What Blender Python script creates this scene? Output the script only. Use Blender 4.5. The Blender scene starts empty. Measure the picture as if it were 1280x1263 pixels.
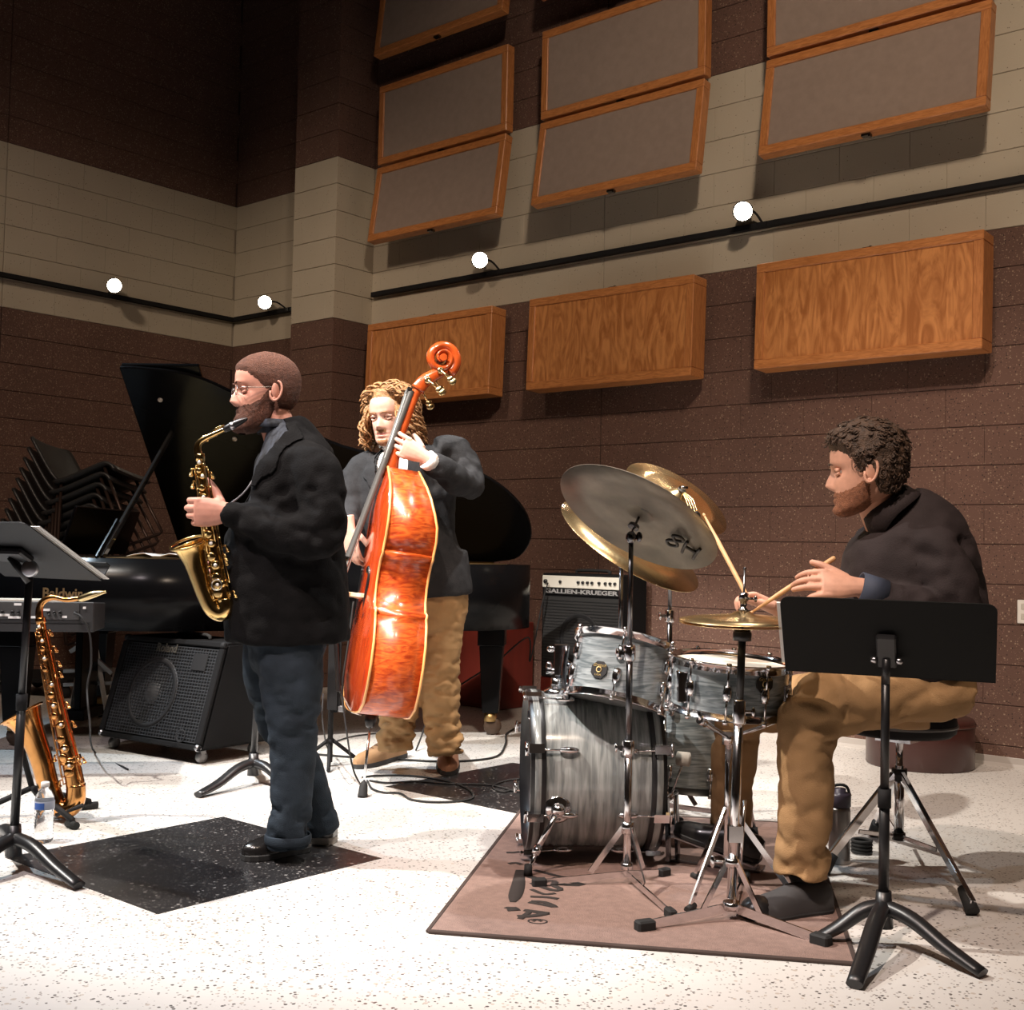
import bpy, bmesh, math, random
import numpy as np
from mathutils import Vector, Matrix, noise

random.seed(7)
rng = np.random.default_rng(7)
scn = bpy.context.scene
col = scn.collection

# ------------------------------------------------------------------ camera
IMW, IMH, FPX = 1280, 1263, 1496.637
YAW, PIT, ROL, CAMH = -.7035207, .0391984, .0211276, 1.02676
fw = np.array([math.sin(YAW)*math.cos(PIT), math.cos(YAW)*math.cos(PIT), math.sin(PIT)])
rt0 = np.array([math.cos(YAW), -math.sin(YAW), 0.]); up0 = np.cross(rt0, fw)
rt = rt0*math.cos(ROL)+up0*math.sin(ROL); up = -rt0*math.sin(ROL)+up0*math.cos(ROL)
CAM = np.array([0., 0., CAMH])
cd = bpy.data.cameras.new('camera'); cam = bpy.data.objects.new('camera', cd); col.objects.link(cam)
M = Matrix(((rt[0], up[0], -fw[0], 0), (rt[1], up[1], -fw[1], 0), (rt[2], up[2], -fw[2], CAMH), (0, 0, 0, 1)))
cam.matrix_world = M
cd.sensor_fit = 'HORIZONTAL'; cd.sensor_width = 36; cd.lens = 36*FPX/IMW
cd.clip_start = .05; cd.clip_end = 100
scn.camera = cam

# ------------------------------------------------------------------ world, lights, exposure
w = bpy.data.worlds.new('world'); scn.world = w; w.use_nodes = True
w.node_tree.nodes['Background'].inputs[0].default_value = (1, .8, .65, 1)
w.node_tree.nodes['Background'].inputs[1].default_value = .05
scn.view_settings.view_transform = 'Standard'; scn.view_settings.look = 'None'
scn.view_settings.gamma = 1; scn.view_settings.use_curve_mapping = False
scn.view_settings.exposure = 0.0

def spot(name, loc, tgt, power, colr, size, blend=.5, rad=.08):
    l = bpy.data.lights.new(name, 'SPOT'); l.energy = power; l.color = colr
    l.spot_size = math.radians(size); l.spot_blend = blend; l.shadow_soft_size = rad
    o = bpy.data.objects.new(name, l); col.objects.link(o); o.location = loc
    d = Vector(tgt)-Vector(loc); o.rotation_euler = d.to_track_quat('-Z', 'Y').to_euler()
    return o
# theatre spots hung from the ceiling grid
spot('stage_spot', (-5.4, -.2, 6.6), (-3.3, 3.2, .3), 3000, (1, .92, .83), 38, .7)
spot('stage_spot', (-3.3, -.4, 6.6), (-3.9, 4.2, .8), 3800, (1, .93, .86), 24, .5)
spot('stage_spot', (-1.0, -.8, 6.4), (-1.7, 4.2, .7), 1500, (1, .80, .68), 46, .8)
spot('stage_spot', (-2.0, 4.6, 6.7), (-3.1, 3.4, .5), 1300, (1, .95, .90), 32, .5)
spot('stage_spot', (-7.4, 1.2, 6.6), (-4.4, 2.6, .0), 1300, (.70, .86, 1.0), 44, .7)
spot('stage_spot', (-2.4, -1.2, 6.6), (-3.4, 1.4, 0), 1150, (1, .84, .86), 50, .8)
spot('stage_spot', (.4, .6, 6.4), (-3.6, 6.2, 1.6), 1000, (1, .78, .60), 66, .9, .3)
spot('stage_spot', (-4.6, -1.0, 6.6), (-7.6, 5.6, 1.1), 800, (1, .76, .58), 46, .9, .3)

# ------------------------------------------------------------------ pixel helpers
def ray(x, y): return fw+rt*(x-IMW/2)/FPX+up*(IMH/2-y)/FPX
def W(x, y, d): return CAM+ray(x, y)*d                      # point at forward depth d
def FL(x, y, z=0.): v = ray(x, y); return CAM+v*(z-CAMH)/v[2]  # point on a level plane
def WB(x, y, Y): v = ray(x, y); return CAM+v*Y/v[1]
def WLX(x, y, X): v = ray(x, y); return CAM+v*X/v[0]
def PL(x, y, o, n): v = ray(x, y); return CAM+v*(np.dot(o-CAM, n)/np.dot(v, n))
def PR(p): d = np.asarray(p)-CAM; z = d@fw; return IMW/2+FPX*(d@rt)/z, IMH/2-FPX*(d@up)/z, z
def dep(p): return float((np.asarray(p)-CAM)@fw)
def A(*v): return np.array(v, float)
def nrm(v): v = np.asarray(v, float); return v/np.linalg.norm(v)
UPZ = A(0, 0, 1); fwh = nrm(A(fw[0], fw[1], 0)); rth = nrm(A(rt[0], rt[1], 0))

# ------------------------------------------------------------------ materials
MATS = {}
def mat(name, c, rough=.6, metal=0., spec=.5, bump=0., bscale=60., var=0., vscale=8., emis=None, estr=0., coat=0., stretch=None, trans=0.):
    if name in MATS: return MATS[name]
    m = bpy.data.materials.new(name); m.use_nodes = True; nt = m.node_tree; b = nt.nodes['Principled BSDF']
    b.inputs['Base Color'].default_value = (*c, 1); b.inputs['Roughness'].default_value = rough
    b.inputs['Metallic'].default_value = metal; b.inputs['Specular IOR Level'].default_value = spec
    b.inputs['Coat Weight'].default_value = coat; b.inputs['Transmission Weight'].default_value = trans
    if emis: b.inputs['Emission Color'].default_value = (*emis, 1); b.inputs['Emission Strength'].default_value = estr
    geo = nt.nodes.new('ShaderNodeNewGeometry'); mp = nt.nodes.new('ShaderNodeMapping'); nt.links.new(geo.outputs['Position'], mp.inputs[0])
    if stretch: mp.inputs['Scale'].default_value = stretch
    if var:
        n = nt.nodes.new('ShaderNodeTexNoise'); n.inputs['Scale'].default_value = vscale; n.inputs['Detail'].default_value = 4
        nt.links.new(mp.outputs[0], n.inputs['Vector'])
        r = nt.nodes.new('ShaderNodeValToRGB'); r.color_ramp.elements[0].position = .3; r.color_ramp.elements[1].position = .7
        r.color_ramp.elements[0].color = (*[max(0, x*(1-var)) for x in c], 1); r.color_ramp.elements[1].color = (*[min(1, x*(1+var)) for x in c], 1)
        nt.links.new(n.outputs[0], r.inputs[0]); nt.links.new(r.outputs[0], b.inputs['Base Color'])
    if bump:
        n2 = nt.nodes.new('ShaderNodeTexNoise'); n2.inputs['Scale'].default_value = bscale; n2.inputs['Detail'].default_value = 3
        nt.links.new(mp.outputs[0], n2.inputs['Vector'])
        bp = nt.nodes.new('ShaderNodeBump'); bp.inputs['Strength'].default_value = bump; bp.inputs['Distance'].default_value = .01
        nt.links.new(n2.outputs[0], bp.inputs['Height']); nt.links.new(bp.outputs[0], b.inputs['Normal'])
    MATS[name] = m; return m

def speck_mat(name, base, chips, rough, bump=.0, coat=0., tint=None):
    """base colour with aggregate chips; chips = [(scale, threshold, colour)]"""
    m = bpy.data.materials.new(name); m.use_nodes = True; nt = m.node_tree; b = nt.nodes['Principled BSDF']
    b.inputs['Roughness'].default_value = rough; b.inputs['Coat Weight'].default_value = coat; b.inputs['Coat Roughness'].default_value = .12
    geo = nt.nodes.new('ShaderNodeNewGeometry')
    n0 = nt.nodes.new('ShaderNodeTexNoise'); n0.inputs['Scale'].default_value = 2.2; n0.inputs['Detail'].default_value = 6
    nt.links.new(geo.outputs['Position'], n0.inputs['Vector'])
    r0 = nt.nodes.new('ShaderNodeValToRGB'); r0.color_ramp.elements[0].position = .3; r0.color_ramp.elements[1].position = .72
    lo, hi = tint or (.86, 1.1)
    r0.color_ramp.elements[0].color = (*[x*lo for x in base], 1); r0.color_ramp.elements[1].color = (*[min(1, x*hi) for x in base], 1)
    nt.links.new(n0.outputs[0], r0.inputs[0]); cur = r0.outputs[0]
    for i, (sc, th, cc) in enumerate(chips):
        mp = nt.nodes.new('ShaderNodeMapping'); mp.inputs['Location'].default_value = (i*3.1, i*1.7, i*.9); nt.links.new(geo.outputs['Position'], mp.inputs[0])
        vo = nt.nodes.new('ShaderNodeTexVoronoi'); vo.inputs['Scale'].default_value = sc; nt.links.new(mp.outputs[0], vo.inputs['Vector'])
        sx = nt.nodes.new('ShaderNodeSeparateColor'); nt.links.new(vo.outputs['Color'], sx.inputs[0])
        g = nt.nodes.new('ShaderNodeMath'); g.operation = 'GREATER_THAN'; g.inputs[1].default_value = th; nt.links.new(sx.outputs[0], g.inputs[0])
        d = nt.nodes.new('ShaderNodeMath'); d.operation = 'LESS_THAN'; d.inputs[1].default_value = .42; nt.links.new(vo.outputs['Distance'], d.inputs[0])
        mu = nt.nodes.new('ShaderNodeMath'); mu.operation = 'MULTIPLY'; nt.links.new(g.outputs[0], mu.inputs[0]); nt.links.new(d.outputs[0], mu.inputs[1])
        mx = nt.nodes.new('ShaderNodeMix'); mx.data_type = 'RGBA'; mx.inputs[7].default_value = (*cc, 1)
        nt.links.new(mu.outputs[0], mx.inputs[0]); nt.links.new(cur, mx.inputs[6]); cur = mx.outputs[2]
    nt.links.new(cur, b.inputs['Base Color'])
    if bump:
        n2 = nt.nodes.new('ShaderNodeTexNoise'); n2.inputs['Scale'].default_value = 120; nt.links.new(geo.outputs['Position'], n2.inputs['Vector'])
        bp = nt.nodes.new('ShaderNodeBump'); bp.inputs['Strength'].default_value = bump; bp.inputs['Distance'].default_value = .006
        nt.links.new(n2.outputs[0], bp.inputs['Height']); nt.links.new(bp.outputs[0], b.inputs['Normal'])
    MATS[name] = m; return m

def grain_mat(name, c1, c2, rough, scale, rot=(0, 0, 0), stretch=(1, 1, 12), dist=4., coat=0., detail=3., tex=False):
    m = bpy.data.materials.new(name); m.use_nodes = True; nt = m.node_tree; b = nt.nodes['Principled BSDF']
    b.inputs['Roughness'].default_value = rough; b.inputs['Coat Weight'].default_value = coat; b.inputs['Coat Roughness'].default_value = .1
    geo = nt.nodes.new('ShaderNodeNewGeometry'); mp = nt.nodes.new('ShaderNodeMapping')
    mp.inputs['Rotation'].default_value = rot; mp.inputs['Scale'].default_value = tuple(1/q for q in stretch) if tex else stretch
    if tex: mp.vector_type = 'TEXTURE'
    nt.links.new(geo.outputs['Position'], mp.inputs[0])
    n = nt.nodes.new('ShaderNodeTexNoise'); n.inputs['Scale'].default_value = scale; n.inputs['Detail'].default_value = detail; n.inputs['Distortion'].default_value = dist
    nt.links.new(mp.outputs[0], n.inputs['Vector'])
    r = nt.nodes.new('ShaderNodeValToRGB'); r.color_ramp.elements[0].position = .35; r.color_ramp.elements[1].position = .65
    r.color_ramp.elements[0].color = (*c1, 1); r.color_ramp.elements[1].color = (*c2, 1)
    nt.links.new(n.outputs[0], r.inputs[0]); nt.links.new(r.outputs[0], b.inputs['Base Color'])
    MATS[name] = m; return m

# ------------------------------------------------------------------ mesh builder
def catmull(pts, k=6):
    P = [np.atleast_1d(np.asarray(p, float)) for p in pts]
    if len(P) < 3 or k <= 1: return P
    Q = [2*P[0]-P[1]]+P+[2*P[-1]-P[-2]]; out = []
    for i in range(1, len(Q)-2):
        for j in range(k):
            t = j/k; a, b, c, d = Q[i-1:i+3]
            out.append(.5*((2*b)+(c-a)*t+(2*a-5*b+4*c-d)*t*t+(3*b-a-3*c+d)*t**3))
    out.append(P[-1]); return out

def rotm(ax, ang): return np.array(Matrix.Rotation(ang, 3, Vector(ax)))
EYE = np.eye(3)

class MB:
    def __init__(s): s.v = []; s.f = []; s.m = []; s.s = []; s.n = 0
    def add(s, v, f, mi=0, sm=True):
        v = np.asarray(v, float).reshape(-1, 3); s.v.append(v)
        for i, q in enumerate(f):
            s.f.append([a+s.n for a in q]); s.m.append(mi); s.s.append(sm if isinstance(sm, bool) else sm[i])
        s.n += len(v); return s
    def box(s, c, size, ax=EYE, mi=0):
        ax = np.asarray(ax, float); c = np.asarray(c, float); h = np.asarray(size, float)/2; V = []
        for z in (-1, 1):
            for x, y in ((-1, -1), (1, -1), (1, 1), (-1, 1)): V.append(c+ax[0]*x*h[0]+ax[1]*y*h[1]+ax[2]*z*h[2])
        F = [(3, 2, 1, 0), (4, 5, 6, 7), (0, 1, 5, 4), (1, 2, 6, 5), (2, 3, 7, 6), (3, 0, 4, 7)]
        if np.dot(np.cross(ax[0], ax[1]), ax[2]) < 0: F = [q[::-1] for q in F]
        return s.add(V, F, mi, False)
    def bar(s, a, b, wd, th, hint=UPZ, mi=0):
        a = np.asarray(a, float); b = np.asarray(b, float); d = b-a; L = np.linalg.norm(d); d = d/L
        e = np.cross(hint, d)
        if np.linalg.norm(e) < 1e-3: e = np.cross(A(1, 0, 0), d)
        e = nrm(e); g = np.cross(d, e); return s.box((a+b)/2, (wd, th, L), (e, g, d), mi)
    def tube(s, pts, r, n=10, cap=True, k=1, hint=None, mi=0, closed=False, pw=2.):
        """r: scalar, list of radii, or list of (ra, rb); ra lies along the hint side"""
        P = [np.asarray(p, float) for p in pts]; R = r if isinstance(r, (list, tuple)) else [r]*len(P)
        R = [np.atleast_1d(np.asarray(q, float)) for q in R]; R = [q if len(q) == 2 else np.array([q[0], q[0]]) for q in R]
        if k > 1: P = catmull(P, k); R = catmull(R, k)
        N = len(P); T = []
        for i in range(N):
            if closed: t = P[(i+1) % N]-P[i-1]
            else: t = P[min(i+1, N-1)]-P[max(i-1, 0)]
            T.append(nrm(t) if np.linalg.norm(t) > 1e-9 else (T[-1] if T else UPZ))
        h = np.asarray(hint, float) if hint is not None else (A(0, 0, 1) if abs(T[0][2]) < .9 else A(1, 0, 0))
        e = h-T[0]*np.dot(h, T[0]); e = nrm(e); V = []
        for i in range(N):
            if hint is not None and np.linalg.norm(h-T[i]*np.dot(h, T[i])) > .2: e = nrm(h-T[i]*np.dot(h, T[i]))
            else: e = nrm(e-T[i]*np.dot(e, T[i]))
            g = np.cross(T[i], e)
            for j in range(n):
                a = 2*math.pi*j/n; ca, sa = math.cos(a), math.sin(a)
                if pw != 2.: ca = math.copysign(abs(ca)**(2/pw), ca); sa = math.copysign(abs(sa)**(2/pw), sa)
                V.append(P[i]+e*R[i][0]*ca+g*R[i][1]*sa)
        F = []; sm = []
        for i in range(N if closed else N-1):
            for j in range(n):
                a = i*n+j; b = i*n+(j+1) % n; c = ((i+1) % N)*n+(j+1) % n; d = ((i+1) % N)*n+j
                F.append((a, b, c, d)); sm.append(True)
        if cap and not closed:
            F.append(tuple(range(n))[::-1]); sm.append(False); F.append(tuple((N-1)*n+j for j in range(n))); sm.append(False)
        return s.add(V, F, mi, sm)
    def lathe(s, prof, o, d, n=24, mi=0, e=None, smooth=True, cap=True):
        o = np.asarray(o, float); d = nrm(d)
        e = nrm(np.cross(d, A(.31, .2, .93) if abs(d[2]) < .9 else A(1, .1, 0))) if e is None else nrm(np.asarray(e)-d*np.dot(e, d)); g = np.cross(d, e)
        V = []; F = []
        for r, h in prof:
            for j in range(n): a = 2*math.pi*j/n; V.append(o+d*h+(e*math.cos(a)+g*math.sin(a))*max(r, 1e-5))
        for i in range(len(prof)-1):
            for j in range(n): F.append((i*n+j, i*n+(j+1) % n, (i+1)*n+(j+1) % n, (i+1)*n+j))
        sm = [smooth]*len(F)
        if cap:
            F.append(tuple(range(n))[::-1]); F.append(tuple((len(prof)-1)*n+j for j in range(n))); sm += [False, False]
        return s.add(V, F, mi, sm)
    def ell(s, c, rad, ax=EYE, n=12, m=8, mi=0):
        ax = np.asarray(ax, float); c = np.asarray(c, float); V = []; F = []
        for i in range(1, m):
            t = math.pi*i/m
            for j in range(n):
                p = 2*math.pi*j/n
                V.append(c+ax[0]*rad[0]*math.sin(t)*math.cos(p)+ax[1]*rad[1]*math.sin(t)*math.sin(p)+ax[2]*rad[2]*math.cos(t))
        V.append(c+ax[2]*rad[2]); V.append(c-ax[2]*rad[2]); a, b = len(V)-2, len(V)-1
        for i in range(m-2):
            for j in range(n): F.append((i*n+j, (i+1)*n+j, (i+1)*n+(j+1) % n, i*n+(j+1) % n))
        for j in range(n): F.append((a, j, (j+1) % n)); F.append((b, (m-2)*n+(j+1) % n, (m-2)*n+j))
        return s.add(V, F, mi, True)
    def prism(s, poly, vec, mi=0, smooth_side=False):
        P = [np.asarray(p, float) for p in poly]; v = np.asarray(vec, float); n = len(P)
        nr = sum((np.cross(P[i]-P[0], P[(i+1) % n]-P[0]) for i in range(n)), np.zeros(3))
        if np.dot(nr, v) > 0: P = P[::-1]
        V = P+[p+v for p in P]
        F = [tuple(range(n)), tuple(range(2*n-1, n-1, -1))]+[((i+1) % n, i, i+n, (i+1) % n+n) for i in range(n)]
        return s.add(V, F, mi, [False, False]+[smooth_side]*n)
    def grid(s, rows, cu=False, cv=False, mi=0, sm=True):
        R = len(rows); C = len(rows[0]); V = [p for r in rows for p in r]; F = []
        for i in range(R if cu else R-1):
            for j in range(C if cv else C-1):
                F.append((i*C+j, i*C+(j+1) % C, ((i+1) % R)*C+(j+1) % C, ((i+1) % R)*C+j))
        return s.add(V, F, mi, sm)
    def arr(s): return np.vstack(s.v)

def rootloc(o):
    l = np.zeros(3)
    while o is not None: l = l+np.array(o.location); o = o.parent
    return l

def build(name, mb, mats, parent=None, bev=0., seg=1, base=None):
    V = mb.arr(); off = rootloc(parent) if parent is not None else (np.asarray(base, float) if base is not None else A((V[:, 0].min()+V[:, 0].max())/2, (V[:, 1].min()+V[:, 1].max())/2, V[:, 2].min()))
    me = bpy.data.meshes.new(name); me.from_pydata((V-off).tolist(), [], mb.f)
    me.polygons.foreach_set('use_smooth', mb.s); me.polygons.foreach_set('material_index', mb.m)
    for m in (mats if isinstance(mats, (list, tuple)) else [mats]): me.materials.append(m)
    if bev:
        bm = bmesh.new(); bm.from_mesh(me); bmesh.ops.remove_doubles(bm, verts=bm.verts, dist=1e-6)
        ed = [e for e in bm.edges if len(e.link_faces) == 2 and e.calc_face_angle(0) > .6]
        bmesh.ops.bevel(bm, geom=ed, offset=bev, segments=seg, affect='EDGES', clamp_overlap=True); bm.to_mesh(me); bm.free()
    me.update()
    o = bpy.data.objects.new(name, me); col.objects.link(o)
    if parent is not None: o.parent = parent
    else: o.location = off
    return o

def tag(o, label, cat, group=None, kind=None):
    o['label'] = label
    if cat: o['category'] = cat
    if group: o['group'] = group
    if kind: o['kind'] = kind
    return o
def thing(name, label, cat, loc, group=None):
    o = bpy.data.objects.new(name, None); col.objects.link(o); o.location = tuple(float(x) for x in loc); o.empty_display_size = .1
    return tag(o, label, cat, group)
def struct(o, label=None):
    o['kind'] = 'structure'
    if label: o['label'] = label
    return o

def text_geo(s, size, ext=.001, shear=0., bold=0.):
    cu = bpy.data.curves.new('txt', 'FONT'); cu.body = s; cu.size = size; cu.extrude = ext; cu.shear = shear; cu.offset = bold; cu.align_x = 'CENTER'; cu.align_y = 'CENTER'; cu.resolution_u = 3
    o = bpy.data.objects.new('txt', cu); col.objects.link(o); dg = bpy.context.evaluated_depsgraph_get()
    me = bpy.data.meshes.new_from_object(o.evaluated_get(dg)); v = [tuple(q.co) for q in me.vertices]; f = [tuple(p.vertices) for p in me.polygons]
    bpy.data.objects.remove(o); bpy.data.curves.remove(cu); bpy.data.meshes.remove(me); return np.array(v), f
def text_part(name, s, size, o, xd, yd, m, parent, ext=.001, shear=0., bold=0., wd=None):
    v, f = text_geo(s, size, ext, shear, bold); xd = nrm(xd); yd = nrm(yd); zd = np.cross(xd, yd)
    sx = wd/(v[:, 0].max()-v[:, 0].min()) if wd else 1.
    b = MB(); b.add([o+xd*p[0]*sx+yd*p[1]+zd*p[2] for p in v], f, 0, False); return build(name, b, m, parent)

def remesh(mb, vox, sm=6, fac=.5):
    me = bpy.data.meshes.new('tmp'); me.from_pydata(mb.arr().tolist(), [], mb.f); o = bpy.data.objects.new('tmp', me); col.objects.link(o)
    r = o.modifiers.new('r', 'REMESH'); r.mode = 'VOXEL'; r.voxel_size = vox; r.adaptivity = 0
    if sm: q = o.modifiers.new('s', 'SMOOTH'); q.factor = fac; q.iterations = sm
    dg = bpy.context.evaluated_depsgraph_get(); ne = bpy.data.meshes.new_from_object(o.evaluated_get(dg))
    n = len(ne.vertices); V = np.empty(n*3); ne.vertices.foreach_get('co', V); V = V.reshape(-1, 3)
    NR = np.empty(n*3); ne.vertices.foreach_get('normal', NR); NR = NR.reshape(-1, 3)
    F = [tuple(p.vertices) for p in ne.polygons]
    bpy.data.objects.remove(o); bpy.data.meshes.remove(me); bpy.data.meshes.remove(ne)
    return V, NR, F
def wrinkle(V, NR, amp, freq, seed=0, stretch=(1, 1, 1), wfun=None):
    st = np.asarray(stretch, float); out = V.copy()
    for i in range(len(V)):
        p = V[i]*st*freq+seed
        d = noise.noise(Vector(p))+.5*noise.noise(Vector(p*2.1))
        d = d-abs(d)*.4
        out[i] += NR[i]*amp*d*(1 if wfun is None else wfun(V[i]))
    return out

# ------------------------------------------------------------------ common materials
BLACK = mat('black_satin', (.012, .012, .013), .35)
BLACKM = mat('black_matte', (.010, .010, .011), .75, spec=.25)
RUBBER = mat('rubber_black', (.012, .012, .012), .8)
PIANO = mat('piano_lacquer', (.004, .004, .0045), .2, spec=.1)
CHROME = mat('chrome', (.78, .78, .80), .12, 1.)
STEEL = mat('brushed_steel', (.5, .5, .52), .3, 1.)
DARKSTEEL = mat('dark_chrome', (.16, .16, .17), .22, 1.)
GOLDL = mat('gold_lacquer', (.80, .55, .22), .16, 1., var=.12, vscale=30)
GOLDD = mat('amber_lacquer', (.62, .30, .10), .18, 1., var=.18, vscale=25)
PAPER = mat('white_paper', (.82, .80, .76), .8)
WHITE = mat('white_plastic', (.75, .73, .68), .5)
MAROON = mat('maroon_laminate', (.16, .022, .014), .4, var=.15, vscale=12, stretch=(1, 1, .2))
# ================================================================== SETTING
BY, LX, CH = 6.259, -8.507, .2032          # back wall plane, left wall plane, course height
ZB = 13.5*CH; ZT = ZB+6*CH                 # pale band between these heights
TOPZ = 7.2
BROWN = speck_mat('brown_ground_face_block', (.128, .068, .050), [(95, .92, (.27, .19, .13)), (160, .88, (.23, .145, .10)), (110, .90, (.045, .024, .018))], .8, .35)
CREAM = speck_mat('cream_painted_block', (.50, .445, .345), [(140, .985, (.2, .16, .12))], .65, .12, tint=(.95, 1.04))
MORTB = mat('brown_mortar', (.055, .030, .023), .9)
MORTC = mat('cream_mortar', (.36, .315, .25), .9)
JOINT = mat('joint_sealant', (.10, .055, .04), .8)

BLK = {}
def block_mesh(wd, ht, m):
    """front faces local -Y, width along X, centred; shared between alike blocks"""
    key = (round(wd, 3), round(ht, 3), m.name)
    if key in BLK: return BLK[key]
    a, b = wd/2-.0006, ht/2-.0020; V = []
    for y, i, j in ((.02, 0, 0), (.002, 0, 0), (0, .0008, .0025)):
        for x, z in ((-1, -1), (1, -1), (1, 1), (-1, 1)): V.append((x*(a-i), y, z*(b-j)))
    F = [(8, 9, 10, 11)]
    for r in (0, 4):
        for j in range(4): F.append((r+j, r+(j+1) % 4, r+4+(j+1) % 4, r+4+j))
    me = bpy.data.meshes.new('block'); me.from_pydata(V, [], F); me.materials.append(m); me.update(); BLK[key] = me; return me

def block_wall(wall, o, ud, segs, maxn=300):
    """o: point on the wall face at u=0, ud: unit direction of u; face normal is ud x z turned to the room"""
    ud = np.asarray(ud, float); ang = math.atan2(ud[1], ud[0]); L = []
    for (a, b) in segs:
        for k in range(int(TOPZ/CH)+1):
            z0 = max(0., -.1016+k*CH); z1 = min(TOPZ, .1016+k*CH); m = CREAM if ZB-.01 < z0 and z1 < ZT+.01 else BROWN
            x = a-(CH if k % 2 else 0)
            while x < b-1e-4:
                x0, x1 = max(x, a), min(x+2*CH, b)
                if x1-x0 > .03: L.append(((x0+x1)/2, x1-x0, (z0+z1)/2, z1-z0, m))
                x += 2*CH
    S = []
    for q in L:
        c = o+ud*q[0]+UPZ*q[2]; px, py, d = PR(c)
        vis = d > .5 and -30 < px < 1310 and -30 < py < 1290
        S.append((q[1]*q[3]/(d*d) if vis else 0))
    order = sorted(range(len(L)), key=lambda i: -S[i]); n = 0; rest = {0: MB(), 1: MB()}
    loc = rootloc(wall)
    for i in order:
        u, wd, z, ht, m = L[i]; c = o+ud*u+UPZ*z
        if S[i] > 0 and n < maxn:
            ob = bpy.data.objects.new('block', block_mesh(wd, ht, m)); col.objects.link(ob); ob.parent = wall; ob.location = c-loc; ob.rotation_euler = (0, 0, ang); n += 1
        else:
            a, b = wd/2-.0006, ht/2-.0020; nv = np.cross(UPZ, ud)
            V = [c+ud*sx*a+UPZ*sz*b+nv*dy for dy in (.02, 0) for sx, sz in ((-1, -1), (1, -1), (1, 1), (-1, 1))]
            rest[1 if m is CREAM else 0].add(V, [(4, 5, 6, 7)]+[(j, (j+1) % 4, 4+(j+1) % 4, 4+j) for j in range(4)], 0, False)
    if rest[0].n or rest[1].n:
        b = MB()
        for k in (0, 1):
            if rest[k].n: b.add(rest[k].arr(), rest[k].f, k, False)
        r = build('far_blocks', b, [BROWN, CREAM], wall); r['kind'] = 'stuff'

def wall_back_plane(name, p0, p1, nout, base):
    """mortar bed slab of a wall, with brown / cream / brown bands"""
    b = MB(); p0 = np.asarray(p0, float); p1 = np.asarray(p1, float); nout = np.asarray(nout, float); d = p1-p0; L = np.linalg.norm(d); d = d/L
    for z0, z1, mi in ((0, ZB, 0), (ZB, ZT, 1), (ZT, TOPZ, 0)):
        b.box((p0+p1)/2+UPZ*(z0+z1)/2+nout*.06, (L, .11, z1-z0), (d, nout, UPZ), mi)
    return struct(build(name, b, [MORTB, MORTC], base=base))

XR = 3.2
wb_ = wall_back_plane('wall_back', (LX-.1, BY, 0), (XR, BY, 0), (0, 1, 0), (LX, BY, 0))
wb_['label'] = 'brown block wall with a pale band behind the drummer'
XJ = -4.570
block_wall(wb_, A(0, BY, 0), A(1, 0, 0), [(LX, XJ-.004), (XJ+.004, XR)])
b = MB(); b.box((XJ, BY+.012, TOPZ/2), (.009, .012, TOPZ)); build('control_joint', b, JOINT, wb_)
YJ = 4.205
wl_ = wall_back_plane('wall_left', (LX, -5, 0), (LX, BY, 0), (-1, 0, 0), (LX, BY, 0))
wl_['label'] = 'brown block wall with a pale band behind the piano'
block_wall(wl_, A(LX, 0, 0), A(0, 1, 0), [(-5., YJ-.004), (YJ+.004, BY)])
b = MB(); b.box((LX-.012, YJ, TOPZ/2), (.012, .009, TOPZ)); build('control_joint', b, JOINT, wl_)

# column between the corner and the long back wall
PX0, PX1, PY = -7.255, -6.765, 5.872
b = MB()
for z0, z1, mi in ((0, ZB, 0), (ZB, ZT, 1), (ZT, TOPZ, 0)): b.box(((PX0+PX1)/2, (PY+BY)/2+.01, (z0+z1)/2), (PX1-PX0-.024, BY-PY-.02, z1-z0), EYE, mi)
pc = struct(build('wall_column', b, [MORTB, MORTC], base=(PX1, PY, 0)), 'square block column with a pale band standing against the back wall')
def column_face(o, ud, a, bb):
    ud = np.asarray(ud, float); ang = math.atan2(ud[1], ud[0])
    for k in range(int(TOPZ/CH)+1):
        z0 = max(0., -.1016+k*CH); z1 = min(TOPZ, .1016+k*CH); m = CREAM if ZB-.01 < z0 and z1 < ZT+.01 else BROWN
        cut = .1 if k % 2 else bb-a-.1
        for x0, x1 in ((a, a+cut), (a+cut, bb)):
            c = o+ud*(x0+x1)/2+UPZ*(z0+z1)/2
            ob = bpy.data.objects.new('block', block_mesh(x1-x0, z1-z0, m)); col.objects.link(ob); ob.parent = pc; ob.location = c-rootloc(pc); ob.rotation_euler = (0, 0, ang)
column_face(A(0, PY, 0), A(1, 0, 0), PX0, PX1)
column_face(A(PX1, 0, 0), A(0, 1, 0), PY+.001, BY)
column_face(A(PX0, BY+PY, 0), A(0, -1, 0), PY+.001, BY)

# floor with inlaid dark squares
FLOORM = speck_mat('white_terrazzo', (.66, .64, .605), [(95, .90, (.09, .08, .075)), (140, .87, (.30, .27, .25)), (70, .94, (.50, .44, .38))], .38, 0, .15, tint=(.96, 1.03))
TILEM = speck_mat('black_terrazzo', (.022, .021, .022), [(100, .88, (.12, .115, .11)), (150, .84, (.07, .068, .066)), (75, .96, (.26, .25, .24))], .28, 0, .3)
b = MB(); b.box(((LX+XR)/2, (BY-5)/2, -.05), (XR-LX+.2, BY+5, .1)); flo = struct(build('floor', b, FLOORM, base=(0, 0, 0)), 'white speckled terrazzo floor with dark inlaid squares')
for cx, cy in ((-3.345, 2.375), (-3.345, 4.075)):
    b = MB(); b.box((cx, cy, .0006), (.868, .855, .0012)); build('inlay_tile', b, TILEM, flo)
COVE = mat('grey_cove_base', (.42, .39, .36), .55)
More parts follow.
